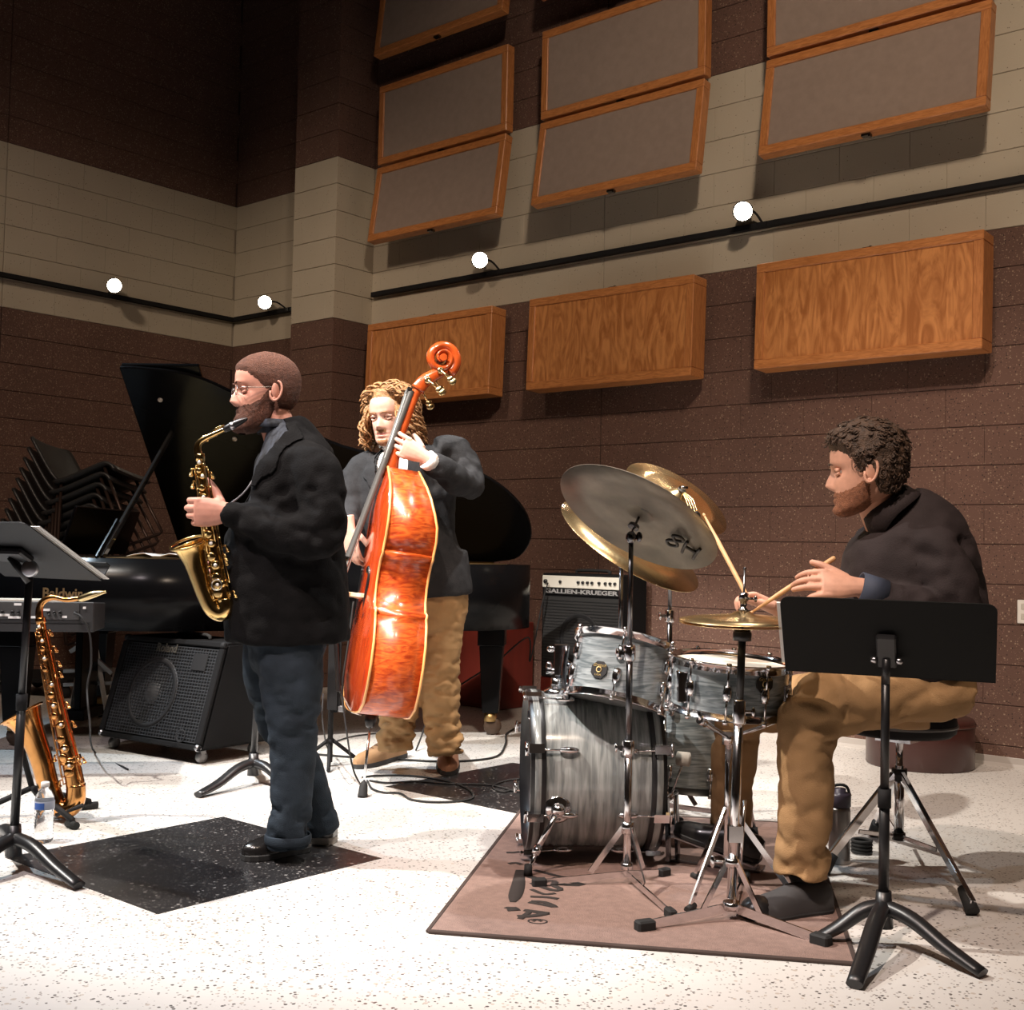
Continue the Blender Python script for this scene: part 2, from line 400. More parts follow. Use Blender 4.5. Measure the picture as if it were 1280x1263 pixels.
def baseboard(name, p0, p1, nin):
    b = MB(); p0 = np.asarray(p0, float); p1 = np.asarray(p1, float); d = nrm(p1-p0); nin = np.asarray(nin, float)
    prof = [(0, 0), (.016, 0), (.010, .006), (.005, .016), (.005, .045), (.003, .048), (0, .048)]
    b.prism([p0+nin*x+UPZ*z for x, z in prof], p1-p0); return struct(build(name, b, COVE))
baseboard('baseboard_back', (LX, BY, 0), (PX0, BY, 0), (0, -1, 0)); baseboard('baseboard_right', (PX1, BY, 0), (XR, BY, 0), (0, -1, 0)); baseboard('baseboard_left', (LX, -5, 0), (LX, BY, 0), (1, 0, 0))
CEIL = mat('dark_ceiling', (.05, .045, .042), .9)
b = MB(); b.box(((LX+XR)/2, (BY-5)/2, TOPZ+.05), (XR-LX+.4, BY+5.4, .1)); struct(build('ceiling', b, CEIL))
FARW = mat('far_wall_paint', (.20, .15, .12), .85)
b = MB(); b.box(((LX+XR)/2, -5.1, TOPZ/2), (XR-LX+.2, .2, TOPZ)); struct(build('wall_front', b, FARW))
b = MB(); b.box((XR+.1, (BY-5)/2, TOPZ/2), (.2, BY+5, TOPZ)); struct(build('wall_right', b, FARW))

# ------------------------------------------------------------------ acoustic panels
OAK = grain_mat('oak_frame', (.42, .155, .045), (.60, .245, .080), .42, 9, stretch=(1.2, 6, 9), dist=1.5, coat=.15)
OAKV = grain_mat('oak_frame_upright', (.41, .15, .043), (.58, .235, .077), .42, 9, stretch=(9, 6, .9), dist=1.5, coat=.15)
PLY = grain_mat('oak_veneer', (.40, .145, .042), (.66, .285, .095), .40, 3.2, stretch=(4.2, 4, 1.0), dist=2.6, coat=.15, detail=6)
CLOTH = mat('taupe_panel_cloth', (.31, .238, .195), .95, bump=.25, bscale=700, var=.06, vscale=20)
def panel(x0, x1, z0, z1, yt, yb, cloth, label, grp, thick=.075, ztop_out=None):
    """a framed panel whose front top edge sits at depth yt and bottom edge at yb"""
    o = A((x0+x1)/2, (yt+yb)/2, (z0+z1)/2); t = thing('acoustic_panel', label, 'wall panel', A(o[0], BY, z0), grp)
    vz = nrm(A(0, yt-yb, z1-z0)); h = math.hypot(yt-yb, z1-z0); vx = A(1, 0, 0); nb = np.cross(vz, vx); nb = nb if nb[1] > 0 else -nb
    wd = x1-x0; fr = .052; ax = (vx, nb, vz)
    def pc_(name, u0, u1, v0, v1, d0, d1, m, bev=.003):
        bb = MB(); bb.box(o+vx*((u0+u1)/2)+vz*((v0+v1)/2)+nb*((d0+d1)/2), (u1-u0, d1-d0, v1-v0), ax); return build(name, bb, m, t, bev)
    H, Wd = h/2, wd/2
    pc_('frame_rail', -Wd, Wd, H-fr, H, 0, thick, OAK, .004); pc_('frame_rail', -Wd, Wd, -H, -H+fr, 0, thick, OAK, .004)
    pc_('frame_stile', -Wd, -Wd+fr, -H+fr, H-fr, 0, thick, OAKV, .004); pc_('frame_stile', Wd-fr, Wd, -H+fr, H-fr, 0, thick, OAKV, .004)
    pc_('fabric_face' if cloth else 'veneer_face', -Wd+fr, Wd-fr, -H+fr, H-fr, .010, thick-.01, CLOTH if cloth else PLY, 0)
    # brackets to the wall
    zbk = -H if cloth else H
    bb = MB(); c = o+vz*zbk+nb*thick*.4; yw = BY
    bb.box(c+vz*(-.008 if cloth else .008), (.05, .03, .014), ax); bb.box(c+vx*.018+vz*(-.012 if cloth else .012), (.012, .02, .016), ax); build('latch', bb, DARKSTEEL, t)
    for sx in (-.35, .35):
        bb = MB(); p = o+vx*sx*wd+nb*thick+vz*.1; bb.bar(p, A(p[0], yw, p[2]), .04, .02); build('bracket', bb, DARKSTEEL, t)
    return t
CW = 'cloth panels in oak frames high on the wall'; OW = 'oak veneer panels below the light track'
cols = [(-6.53, -5.265), (-4.965, -3.708), (-3.30, -2.035)]
names = ['beside the block column', 'above the bass amplifier', 'above the drummer']
for i, (a, bb_) in enumerate(cols):
    panel(a, bb_, 3.30, 3.872, 6.06, 5.975, True, 'cloth panel with oak frame tilting out over the light track '+names[i], CW)
    panel(a, bb_, 3.893, 4.488, 6.06, 6.06, True, 'cloth panel with oak frame upright, second row, '+names[i], CW)
    if i == 0: panel(a, bb_, 4.70, 5.29, 6.06, 5.99, True, 'topmost cloth panel with oak frame beside the block column', CW)
    else: panel(a, bb_, 4.70, 5.29, 6.06, 5.99, True, 'topmost cloth panel with oak frame '+names[i], CW)
for i, (a, bb_) in enumerate([(-6.58, -5.347), (-5.02, -3.755), (-3.34, -2.065)]):
    panel(a, bb_, 2.092, 2.698, 6.05, 6.03, False, ['oak veneer box panel behind the double bass player', 'oak veneer box panel above the bass amplifier', 'oak veneer box panel above the drummer'][i], OW, .15)

# ------------------------------------------------------------------ light tracks and lamps
ZR = 2.972
LAMP = mat('lamp_glow', (1, .9, .75), .4, emis=(1, .86, .66), estr=38)
def track(p0, p1, label):
    b = MB(); p0 = A(*p0, ZR); p1 = A(*p1, ZR); b.bar(p0, p1, .034, .036)
    t = tag(build('light_track', b, BLACKM, bev=.003), label, 'light track', 'black lighting tracks'); return t
track((LX+.03, -5), (LX+.03, BY-.01), 'black lighting track on the wall behind the piano')
track((LX+.06, BY-.03), (PX0, BY-.03), 'short black lighting track between corner and column')
track((PX1+.03, BY-.03), (XR, BY-.03), 'long black lighting track on the wall above the drummer')
def track_light(p, aim, label, pw=14, nrmw=None, side=None):
    p = np.asarray(p, float); t = thing('track_light', label, 'spotlight', p); d = nrm(np.asarray(aim)-p)
    b = MB(); b.lathe([(.022, -.12), (.044, -.11), (.050, -.05), (.056, .0), (.060, .028), (.058, .03), (.052, .01), (.0, .008)], p, d, 20, cap=False); build('housing', b, BLACKM, t)
    b = MB(); b.lathe([(.0, .022), (.03, .020), (.053, .012), (.0, .010)], p, d, 20, cap=False); build('lamp_face', b, LAMP, t)
    q = np.asarray(nrmw, float); b = MB(); b.tube([q, (q+p)/2+UPZ*.03-d*.05, p-d*.06], .007, 8, k=4); b.box(q, (.05, .03, .03)); build('arm', b, BLACKM, t)
    l = bpy.data.lights.new('track_lamp', 'SPOT'); l.energy = pw; l.color = (1, .84, .64); l.spot_size = math.radians(110); l.spot_blend = 1; l.shadow_soft_size = .05
    o = bpy.data.objects.new('track_lamp', l); col.objects.link(o); o.parent = t; o.location = tuple(d*.06); o.rotation_euler = Vector(d).to_track_quat('-Z', 'Y').to_euler()
aimc = (-1.2, .6, .9)
track_light(WLX(143, 357, LX+.16), aimc, 'lit track spotlight on the wall above the open piano lid', nrmw=A(LX+.04, WLX(143, 357, LX+.16)[1]+.02, ZR))
track_light(WB(331, 378, BY-.16), aimc, 'lit track spotlight with loose wire between corner and column', nrmw=A(WB(345, 378, BY-.16)[0], BY-.04, ZR))
track_light(WB(600, 325, BY-.17), aimc, 'lit track spotlight beneath the cloth panel beside the column', nrmw=A(WB(612, 325, BY-.16)[0], BY-.04, ZR))
track_light(WB(929, 264, BY-.17), aimc, 'lit track spotlight between the two cloth panels nearest the drummer', nrmw=A(WB(942, 264, BY-.16)[0], BY-.04, ZR))
# wall outlet at the right edge
t = thing('wall_outlet', 'cream wall outlet plate on the block wall behind the drummer', 'outlet', A(-1.845, BY, .70))
p = WB(1281, 765, BY-.006); b = MB(); b.box(p, (.072, .008, .118)); build('cover_plate', b, WHITE, t, .003)
for dz in (-.025, .025):
    b = MB(); b.box(p+A(0, -.005, dz), (.034, .006, .03)); build('socket', b, mat('cream_plastic', (.55, .52, .45), .5), t, .006)
# ================================================================== GRAND PIANO
al = math.radians(36.); PA = A(math.cos(al), math.sin(al), 0); PT = A(math.sin(al), -math.cos(al), 0)   # towards the tail, towards the treble side
HF = W(152, 468, 6.3)-PT*1.0; HF[2] = 0                       # foot of the lid hinge at the folded front edge
RZ0, RZ1 = .60, .955
def pp(u, v, z): return HF+PA*u+PT*v+UPZ*z
out = catmull([(-.1, 1.40), (.12, 1.40), (.42, 1.34), (.78, 1.10), (1.12, .88), (1.52, .79), (1.86, .70), (2.07, .48), (2.13, .24), (2.05, .05), (1.90, 0)], 5)
out = [tuple(q) for q in out]
piano = thing('grand_piano', 'black grand piano with raised lid behind the saxophone player', 'piano', pp(.6, .7, 0))
rim = [(-.42, 0), (-.42, 1.40)]+out
b = MB(); b.prism([pp(u, v, RZ0) for u, v in rim], UPZ*(RZ1-RZ0), smooth_side=True)
case = build('case', b, PIANO, piano)
# rim lip, key slip, keys
b = MB(); b.box(pp(-.60, .70, .68), (.36, 1.38, .10), (PA, PT, UPZ)); build('key_bed', b, PIANO, piano, .005)
for v in (.03, 1.37):
    b = MB(); b.box(pp(-.60, v, .80), (.36, .06, .22), (PA, PT, UPZ)); build('cheek_arm', b, PIANO, piano, .015)
kb = MB(); kbm = MB()
for i in range(52): kb.box(pp(-.69, .09+i*.0236, .742), (.15, .0226, .022), (PA, PT, UPZ))
for i in range(51):
    if i % 7 not in (1, 4): kbm.box(pp(-.65, .102+i*.0236, .757), (.09, .011, .014), (PA, PT, UPZ))
build('white_keys', kb, mat('ivory_key', (.8, .78, .7), .3), piano); build('black_keys', kbm, BLACK, piano)
b = MB(); b.box(pp(-.43, .70, .85), (.02, 1.28, .20), (PA, PT, UPZ)); build('fallboard', b, PIANO, piano, .004)
text_part('lettering', 'Baldwin', .072, pp(-.09, 1.4025, .775), PA, UPZ, mat('brass_letter', (.42, .27, .13), .4, .6), piano, .0012, bold=.0015, wd=.205)
# frame and strings inside the case
b = MB(); b.prism([pp(u*.93+.02, v*.92+.05, RZ1+.0005) for u, v in out]+[pp(.02, .05, RZ1+.0005)], UPZ*.001); build('iron_frame', b, mat('bronze_frame', (.30, .19, .08), .35, .8), piano)
# lid on its hinge line (v = 0), opened by th
th = math.radians(43.5); LV = PT*math.cos(th)+UPZ*math.sin(th); LN = np.cross(PA, LV); LN = LN if LN[2] > 0 else -LN
def lp(u, v, t=0): return pp(u, 0, RZ1+.006)+LV*v+LN*t
lid_o = [(0, 0), (0, 1.43)]+[(u, v*1.02) for u, v in out if u > .02]
b = MB(); b.prism([lp(u, v) for u, v in lid_o], LN*.022); lid = build('lid', b, PIANO, piano, .005)
b = MB(); b.box(lp(.21, .715, .036), (.42, 1.43, .022), (PA, LV, LN)); build('lid_flap', b, PIANO, lid, .005)
for u, v in ((.17, 1.22), (.52, .95)):
    b = MB(); b.lathe([(.013, 0), (.013, -.008), (.006, -.012)], lp(u, v), LN, 12); build('lid_bumper', b, mat('bumper_rubber', (.4, .36, .32), .5), lid)
b = MB(); b.tube([lp(0, 0, -.004), lp(1.9, 0, -.004)], .006, 8); build('hinge', b, mat('brass', (.6, .42, .16), .3, 1.), lid)
# prop stick between the rim and the underside of the lid
p0 = pp(.085, 1.37, RZ1)
p1 = PL(215, 541, lp(0, 0), LN)
b = MB(); b.bar(p0, p1, .032, .018, hint=PA); prop = build('lid_prop', b, mat('prop_lacquer', (.02, .02, .02), .08, coat=1.), piano, .003)
b = MB(); b.bar(p0+PT*.03-PA*.015, p0*.72+p1*.28+PT*.03-PA*.015, .022, .014, hint=PA); build('short_prop', b, PIANO, piano, .003)
# music desk
dz = nrm(UPZ+PA*.32); b = MB(); b.box(pp(-.22, .76, RZ1+.012)+dz*.13, (.016, .84, .26), (np.cross(PT, dz), PT, dz)); build('music_desk', b, PIANO, piano, .004)
# legs
for u, v in ((-.42, .16), (-.40, 1.22), (1.93, .36)):
    b = MB()
    for (z0, z1, s0, s1) in ((.50, .60, .075, .075), (.125, .50, .045, .066)):
        P = [pp(u, v, 0)+PA*sx*s0+PT*sy*s0+UPZ*z0 for sx, sy in ((-1, -1), (1, -1), (1, 1), (-1, 1))]+[pp(u, v, 0)+PA*sx*s1+PT*sy*s1+UPZ*z1 for sx, sy in ((-1, -1), (1, -1), (1, 1), (-1, 1))]
        b.add(P, [(3, 2, 1, 0), (4, 5, 6, 7), (0, 1, 5, 4), (1, 2, 6, 5), (2, 3, 7, 6), (3, 0, 4, 7)][::1], 0, False)
    lg = build('leg', b, PIANO, piano, .004)
    b = MB(); b.lathe([(.034, .075), (.038, .08), (.034, .128)], pp(u, v, 0), UPZ, 16); build('ferrule', b, mat('brass_dull', (.42, .28, .12), .4, .9), lg)
    b = MB(); b.lathe([(.015, -.022), (.045, -.020), (.05, -.012), (.05, .012), (.045, .020), (.015, .022)], pp(u, v, .05)+PA*.012, PT, 20); build('caster', b, mat('caster_brown', (.06, .035, .022), .4), lg)
b = MB(); b.box(pp(-.30, .62, .33), (.04, .22, .54), (PA, PT, UPZ)); b.box(pp(-.30, .62, .09), (.10, .26, .06), (PA, PT, UPZ))
ly = build('pedal_lyre', b, PIANO, piano, .005)
for i in range(3):
    b = MB(); b.box(pp(-.40, .55+i*.07, .045), (.12, .024, .014), (PA, PT, UPZ)); build('pedal', b, mat('brass', (.6, .42, .16), .3, 1.), ly, .003)
# loose sheet on the piano
b = MB(); c = pp(.30, 1.12, RZ1+.004); rows = []
for i in range(7):
    rows.append([c+PA*(i/6-.5)*.26+PT*(j/4-.5)*.30+UPZ*(.018*math.sin(i*.9)**2+.002*j) for j in range(5)])
b.grid(rows); sh = tag(build('sheet_music', b, PAPER), 'white sheets of music lying on the grand piano beside the lid prop', 'paper')
sm = sh.modifiers.new('s', 'SOLIDIFY'); sm.thickness = .003

# ================================================================== STACKED CHAIRS (behind the piano)
CHAIRM = mat('charcoal_chair_plastic', (.016, .016, .017), .42, bump=.1, bscale=300); CHAIRL = mat('chair_leg_bronze', (.05, .03, .024), .4, .6)
def chair_parts():
    """local: x to the chair's right, y to its front, z up; a moulded shell on a sled frame"""
    back, seat, legs = MB(), MB(), []
    prof = [(-.20, .44), (-.235, .52), (-.27, .62), (-.30, .72), (-.325, .80), (-.34, .83)]
    rows = []
    for i, (y, z) in enumerate(catmull([A(*q) for q in prof], 3)):
        t = i/15; wd = .235-.03*max(0, (t-.75)/.25)**2-(.02 if t < .1 else 0)
        rows.append([A(wd*math.sin(a), y-.05*math.cos(a)+.05, z) for a in np.linspace(-1.25, 1.25, 9)])
    back.grid(rows)
    sp = [(-.20, .44), (-.10, .43), (.05, .435), (.16, .44), (.205, .432), (.235, .405), (.25, .37)]
    rows = [[A(x, y, z+.012*abs(x/.23)**3) for x in np.linspace(-.225, .225, 7)] for y, z in catmull([A(*q) for q in sp], 3)]
    seat.grid(rows)
    for s in (-1, 1):
        l = MB(); l.tube([A(s*.19, .17, .43), A(s*.235, .26, .02), A(s*.235, .24, .012), A(s*.235, -.22, .012), A(s*.235, -.24, .02), A(s*.19, -.16, .43)], .011, 8, k=1); legs.append(l)
    return back, seat, legs
cb, cs_, cl = chair_parts()
cf = nrm(rth*.97-fwh*.25); cr = np.cross(cf, UPZ)
NCH = 10; JT = W(91, 613, 8.2)                              # where seat meets back on the topmost chair
LABS = ['black plastic chair at the bottom of the stack, behind the piano case']+['black plastic chair, %s from the top of the stack behind the piano' % q for q in ('ninth', 'eighth', 'seventh', 'sixth', 'fifth', 'fourth', 'third', 'second')]+['black plastic chair, topmost of the stack behind the piano']
tilt = math.radians(20)
Rz = Matrix.Rotation(math.atan2(cf[1], cf[0])-math.pi/2, 4, 'Z')@Matrix.Rotation(math.radians(-9), 4, 'Y')@Matrix.Rotation(tilt, 4, 'X')
first = None
for i in range(NCH):
    k = NCH-1-i; j = JT-UPZ*.070*k-cf*.026*k
    o_ = np.array(Rz.to_3x3()@Vector((0, -.20, .44))); p = j-o_
    t = thing('stacking_chair', LABS[i], 'chair', p, 'black stacking chairs behind the piano'); t.rotation_euler = Rz.to_euler()
    if first is None:
        first = []
        for nm, mbx, mt in (('backrest', cb, CHAIRM), ('seat', cs_, CHAIRM), ('leg_frame', cl[0], CHAIRL), ('leg_frame', cl[1], CHAIRL)):
            V = mbx.arr(); me = bpy.data.meshes.new(nm); me.from_pydata(V.tolist(), [], mbx.f); me.polygons.foreach_set('use_smooth', [True]*len(mbx.f)); me.materials.append(mt)
            o = bpy.data.objects.new(nm, me); col.objects.link(o); o.parent = t
            if nm in ('backrest', 'seat'): md = o.modifiers.new('s', 'SOLIDIFY'); md.thickness = .022; md.offset = 0
            first.append(o)
    else:
        for o in first: c = o.copy(); col.objects.link(c); c.parent = t
zlow = JT[2]-.070*(NCH-1)
dl = thing('chair_dolly', 'low black dolly carrying the stack of chairs behind the piano', 'dolly', A(JT[0], JT[1], 0))
b = MB(); c_ = A(JT[0], JT[1], 0); b.box(c_+UPZ*.11-cf*.12, (.62, .52, .03), (cf, cr, UPZ)); build('platform', b, BLACKM, dl, .004)
b = MB(); b.bar(c_+cf*.12+UPZ*.12, c_+cf*.14+UPZ*(zlow-.36 if zlow > .6 else .25), .05, .05); build('rest_post', b, BLACKM, dl)
for su in (-.38, .14):
    for sv in (-.22, .22):
        b = MB(); b.lathe([(.02, -.012), (.045, -.011), (.045, .011), (.02, .012)], c_+cf*su+cr*sv+UPZ*.046, cr, 14); b.box(c_+cf*su+cr*sv+UPZ*.088, (.03, .03, .03)); build('caster', b, RUBBER, dl)

# ================================================================== DIGITAL KEYBOARD on its stand
KD = nrm(rth*.985+fwh*.17); KN = np.cross(UPZ, KD); KN = KN if np.dot(KN, fwh) < 0 else -KN   # KN towards the camera
kr = W(117, 772, 5.15)
KZ = kr[2]; kc = A(kr[0], kr[1], 0)-KD*.70
def kp(u, n, z): return kc+KD*u+KN*n+UPZ*z
kbd = thing('digital_keyboard', 'grey digital keyboard with jacks and cables on its rear panel', 'keyboard', kp(0, -.15, KZ-.065))
GREYP = mat('keyboard_grey', (.032, .032, .034), .55, spec=.3); GREYD = mat('keyboard_dark', (.018, .018, .02), .6)
b = MB(); b.prism([kp(-.70, 0, KZ-.02), kp(-.70, 0, KZ+.065), kp(-.70, -.30, KZ+.05), kp(-.70, -.30, KZ-.065), kp(-.70, -.012, KZ-.065)], KD*1.40); build('body', b, GREYP, kbd, .004)
b = MB(); b.box(kp(-.01, .001, KZ+.025), (1.30, .004, .072), (KD, KN, UPZ)); pan = build('rear_panel', b, mat('keyboard_panel', (.05, .05, .052), .5), kbd)
b = MB(); b.box(kp(0, -.004, KZ-.046), (1.36, .012, .03), (KD, KN, UPZ)); build('bottom_rail', b, GREYD, kbd)
lw = mat('label_white', (.75, .75, .75), .6)
for k, x in enumerate((20, 27, 63, 70, 77, 8)):
    u = float(np.dot(W(x, 770, 5.15)-kc, KD)); b = MB(); b.lathe([(.007, 0), (.007, .010), (.004, .010), (.004, .002)], kp(u, .003, KZ+.018), KN, 12); build('jack', b, BLACK, kbd)
for x, wd, y0 in ((26, .03, 755), (38, .015, 755), (9, .05, 768), (22, .05, 771), (44, .05, 771), (60, .03, 762), (82, .02, 771), (106, .012, 760)):
    u = float(np.dot(W(x, y0, 5.15)-kc, KD)); z = W(x, y0, 5.15)[2]
    b = MB(); b.box(kp(u, .0035, z), (wd, .001, .010), (KD, KN, UPZ)); build('printed_label', b, lw, kbd)
kb = MB()
for i in range(52): kb.box(kp(-.64+i*.0236, -.22, KZ+.057), (.0226, .14, .016), (KD, KN, UPZ))
build('white_keys', kb, MATS['ivory_key'], kbd)
ks = thing('keyboard_stand', 'black folding stand under the grey digital keyboard', 'stand', kp(0, -.15, 0))
for u in (-.55, .22):
    b = MB(); b.tube([kp(u, .02, KZ-.085), kp(u, -.30, KZ-.085)], .016, 8); build('arm', b, BLACKM, ks)
    b = MB(); b.tube([kp(u, .05, .018), kp(u, -.34, .018)], .018, 8); build('foot', b, BLACKM, ks)
for a, c in ((-.55, .22), (.22, -.55)):
    b = MB(); b.bar(kp(a, -.15, .035), kp(c, -.15 + (.02 if a < 0 else -.02), KZ-.10), .05, .02, KN); build('cross_leg', b, BLACKM, ks)
def cable(name, pts, r, label, k=8, grp='black cables on the floor', m=RUBBER):
    b = MB(); b.tube(pts, r, 6, k=k); return tag(build(name, b, m), label, 'cable', grp)
q = W(96, 766, 5.13)
b = MB(); b.lathe([(.006, 0), (.008, .01), (.008, .035), (.004, .05)], q, KN, 10); build('plug', b, BLACK, kbd)
cable('power_cable', [q+KN*.05, W(102, 772, 5.06), W(112, 792, 5.06), W(114, 830, 5.06), W(109, 860, 5.06), W(112, 900, 5.06), FL(118, 940, .006), FL(160, 962, .006)], .0045, 'black cable hanging from the keyboard jack to the floor', grp='keyboard cables')

# folding trestle seen below the keyboard (silver braces)
t = thing('folding_trestle', 'silver cross-braced trestle standing behind the keyboard stand', 'trestle', FL(108, 890))
ALU = mat('aluminium', (.45, .44, .42), .4, .7)
for (xa, ya, xb, yb) in ((88, 815, 114, 798), (96, 802, 140, 842), (104, 800, 86, 890), (118, 800, 136, 888)):
    b = MB(); b.bar(W(xa, ya, 6.75), W(xb, yb, 6.75) if yb < 880 else FL(xb, yb+18), .022, .022); build('brace', b, ALU, t)
for y in (838, 855):
    b = MB(); b.bar(W(80, y+1, 6.8), W(142, y-1, 6.8), .03, .02); build('rail', b, ALU, t)

# ================================================================== KEYBOARD AMPLIFIER
a0 = FL(124, 936); a1 = FL(250, 958); a2 = FL(338, 941)
AX = nrm(a1-a0); AW = float(np.linalg.norm(a1-a0)); AYB = nrm(np.cross(UPZ, AX)); AYB = AYB if np.dot(AYB, fwh) > 0 else -AYB; AD = .44
amp = thing('keyboard_amplifier', 'black wedge keyboard amplifier with steel grille beside the saxophone player', 'amplifier', (a0+a1)/2)
AZ0, AZ1, LEAN = .065, .56, .15
def ap(u, d, z): return a0+AX*u+AYB*d+UPZ*z
def fp(u, v, n=0):  # on the leaning front: v 0..1
    d = LEAN*v; nn = nrm(np.cross(AX, AYB*LEAN+UPZ*(AZ1-AZ0))); nn = nn if np.dot(nn, AYB) < 0 else -nn
    return ap(u, d, AZ0+(AZ1-AZ0)*v)+nn*n
FN = fp(0, 0, 1)-fp(0, 0, 0); FV = nrm(fp(0, 1)-fp(0, 0))
TOLEX = mat('black_tolex', (.0065, .0065, .007), .85, spec=.15, bump=.3, bscale=500)
b = MB(); b.prism([ap(0, 0, AZ0), ap(0, LEAN, AZ1), ap(0, AD, AZ1), ap(0, AD, AZ0)], AX*AW); build('cabinet', b, TOLEX, amp, .012, 2)
b = MB()
for u0, u1, v0, v1 in ((0, AW, 0, .05), (0, AW, .95, 1), (0, .035, .05, .95), (AW-.035, AW, .05, .95)):
    b.box((fp(u0, v0)+fp(u1, v1))/2+FN*.008, (u1-u0, (v1-v0)*.505, .02), (AX, FV, FN))
build('front_frame', b, TOLEX, amp, .004)
b = MB(); b.box(fp(AW/2, .5, .001), (AW-.07, .45, .004), (AX, FV, FN)); build('baffle', b, mat('baffle_black', (.012, .012, .013), .6), amp)
GRIL = mat('grille_steel', (.14, .15, .165), .35, .8)
b = MB(); n1 = 34
for i in range(n1): b.box(fp(.045+(AW-.09)*i/(n1-1), .5, .009), (.0028, .44, .003), (AX, FV, FN))
for i in range(30): b.box(fp(AW/2, .07+.86*i/29, .010), (AW-.08, .0028, .003), (AX, FV, FN))
gr = build('grille', b, GRIL, amp); gr['kind'] = 'stuff'
sp_c = fp(AW*.42, .47)
b = MB(); b.lathe([(.175, .004), (.178, .010), (.165, .012), (.155, .006), (.06, .0035), (.055, .008), (.0, .014)], sp_c, FN, 36, cap=False); build('speaker_cone', b, mat('cone_dark', (.02, .02, .021), .6), amp)
b = MB(); b.lathe([(.150, .011), (.172, .011), (.172, .014), (.150, .014), (.150, .011)], sp_c, FN, 40, cap=False); build('speaker_ring', b, BLACKM, amp)
b = MB(); b.lathe([(.028, .003), (.034, .012), (.026, .012), (.020, .004)], fp(AW*.80, .11), FN, 20); build('port', b, BLACKM, amp)
b = MB(); b.box(fp(AW*.80, .80, .011), (.10, .085, .006), (AX, FV, FN)); build('tweeter_horn', b, BLACKM, amp, .004)
text_part('lettering', 'Roland', .062, fp(AW*.46, .90, .016), AX, FV, mat('badge_silver', (.30, .28, .24), .35, .8), amp, .002, wd=.145)
for u, d in ((.05, .05), (AW-.05, .05), (.05, AD-.06), (AW-.05, AD-.06)):
    b = MB(); b.lathe([(.012, -.013), (.028, -.012), (.03, 0), (.028, .012), (.012, .013)], ap(u, d, .03), AX, 14); b.box(ap(u, d, .056), (.03, .03, .02), (AX, AYB, UPZ)); build('caster', b, mat('caster_metal', (.2, .2, .2), .4, .6), amp)
b = MB(); b.tube([ap(AW*.35, .25, AZ1), ap(AW*.38, .25, AZ1+.022), ap(AW*.65, .25, AZ1+.022), ap(AW*.68, .25, AZ1)], .009, 8, k=3); build('handle', b, RUBBER, amp)
for u, v in ((.018, .975), (AW-.018, .975), (.018, .03), (AW-.018, .03)):
    b = MB(); b.ell(fp(u, v, .006), (.018, .018, .018)); build('corner_cap', b, STEEL if v < .5 else BLACKM, amp)

# ================================================================== BASS AMPLIFIER on maroon box
g0 = WB(678, 716, 5.93); g1 = WB(779, 720, 5.93)
GX = A(1, 0, 0); gw = g1[0]-g0[0]; gy = 5.93; gz1 = (g0[2]+g1[2])/2+.0; gz0 = WB(700, 848, 5.93)[2]; gdep = .26
bx = thing('amplifier_base', 'maroon box carrying the bass amplifier against the wall', 'box', A(g0[0]+gw/2, gy+.13, 0))
b = MB(); b.box(A(g0[0]+gw/2+.01, gy+.14, gz0/2), (gw+.02, .28, gz0), EYE); build('body', b, MAROON, bx, .004)
b = MB(); b.box(A(g0[0]+gw/2, gy+.005, gz0/2), (gw*.9, .012, gz0*.86), EYE); build('front_panel', b, MAROON, bx, .003)
ga = thing('bass_amplifier', 'black bass combo amplifier with white control strip on the maroon box', 'amplifier', A(g0[0]+gw/2, gy+.13, gz0))
def gp(u, y, z): return A(g0[0]+u, gy+y, z)
b = MB(); b.box(gp(gw/2, gdep/2, (gz0+gz1)/2), (gw, gdep, gz1-gz0)); build('cabinet', b, TOLEX, ga, .008)
b = MB(); b.box(gp(gw/2-.005, -.006, gz1-.052), (gw*.95, .014, .075)); cs = build('control_panel', b, mat('control_panel_white', (.72, .70, .62), .45), ga, .003)
for k, u in enumerate((.035, .135, .255, .285, .315, .345, .39, .43, .46, .49)):
    b = MB(); b.lathe([(.013 if k == 0 else .009, 0), (.013 if k == 0 else .009, .012), (.006, .015)], gp(u*gw/.53, -.013, gz1-.052), A(0, -1, 0), 12); build('knob', b, BLACK, cs)
b = MB(); b.box(gp(gw/2, -.004, gz1-.112), (gw*.93, .008, .038)); build('logo_strip', b, BLACKM, ga)
text_part('lettering', 'GALLIEN-KRUEGER', .036, gp(gw/2, -.010, gz1-.112), GX, UPZ, mat('logo_grey', (.42, .42, .42), .4, .3), ga, .0015, bold=.001, wd=gw*.90)
b = MB(); b.box(gp(gw/2, -.004, (gz0+gz1-.14)/2), (gw*.93, .008, gz1-.15-gz0)); build('grille_cloth', b, mat('grille_black', (.013, .013, .013), .7, bump=.4, bscale=400), ga)
b = MB()
for i in range(26): b.box(gp(gw/2, -.009, gz0+.02+i*(gz1-gz0-.19)/25), (gw*.92, .003, .004))
g = build('grille_bars', b, BLACKM, ga); g['kind'] = 'stuff'
b = MB(); b.lathe([(.150, -.002), (.155, .004), (.145, .004), (.12, -.001), (.05, -.004), (.0, .004)], gp(gw/2, -.008, (gz0+gz1)/2-.07), A(0, -1, 0), 32, cap=False); build('speaker_cone', b, BLACKM, ga)
b = MB(); b.tube([gp(gw*.3, .12, gz1), gp(gw*.32, .12, gz1+.02), gp(gw*.68, .12, gz1+.02), gp(gw*.7, .12, gz1)], .010, 8, k=3); build('handle', b, RUBBER, ga)
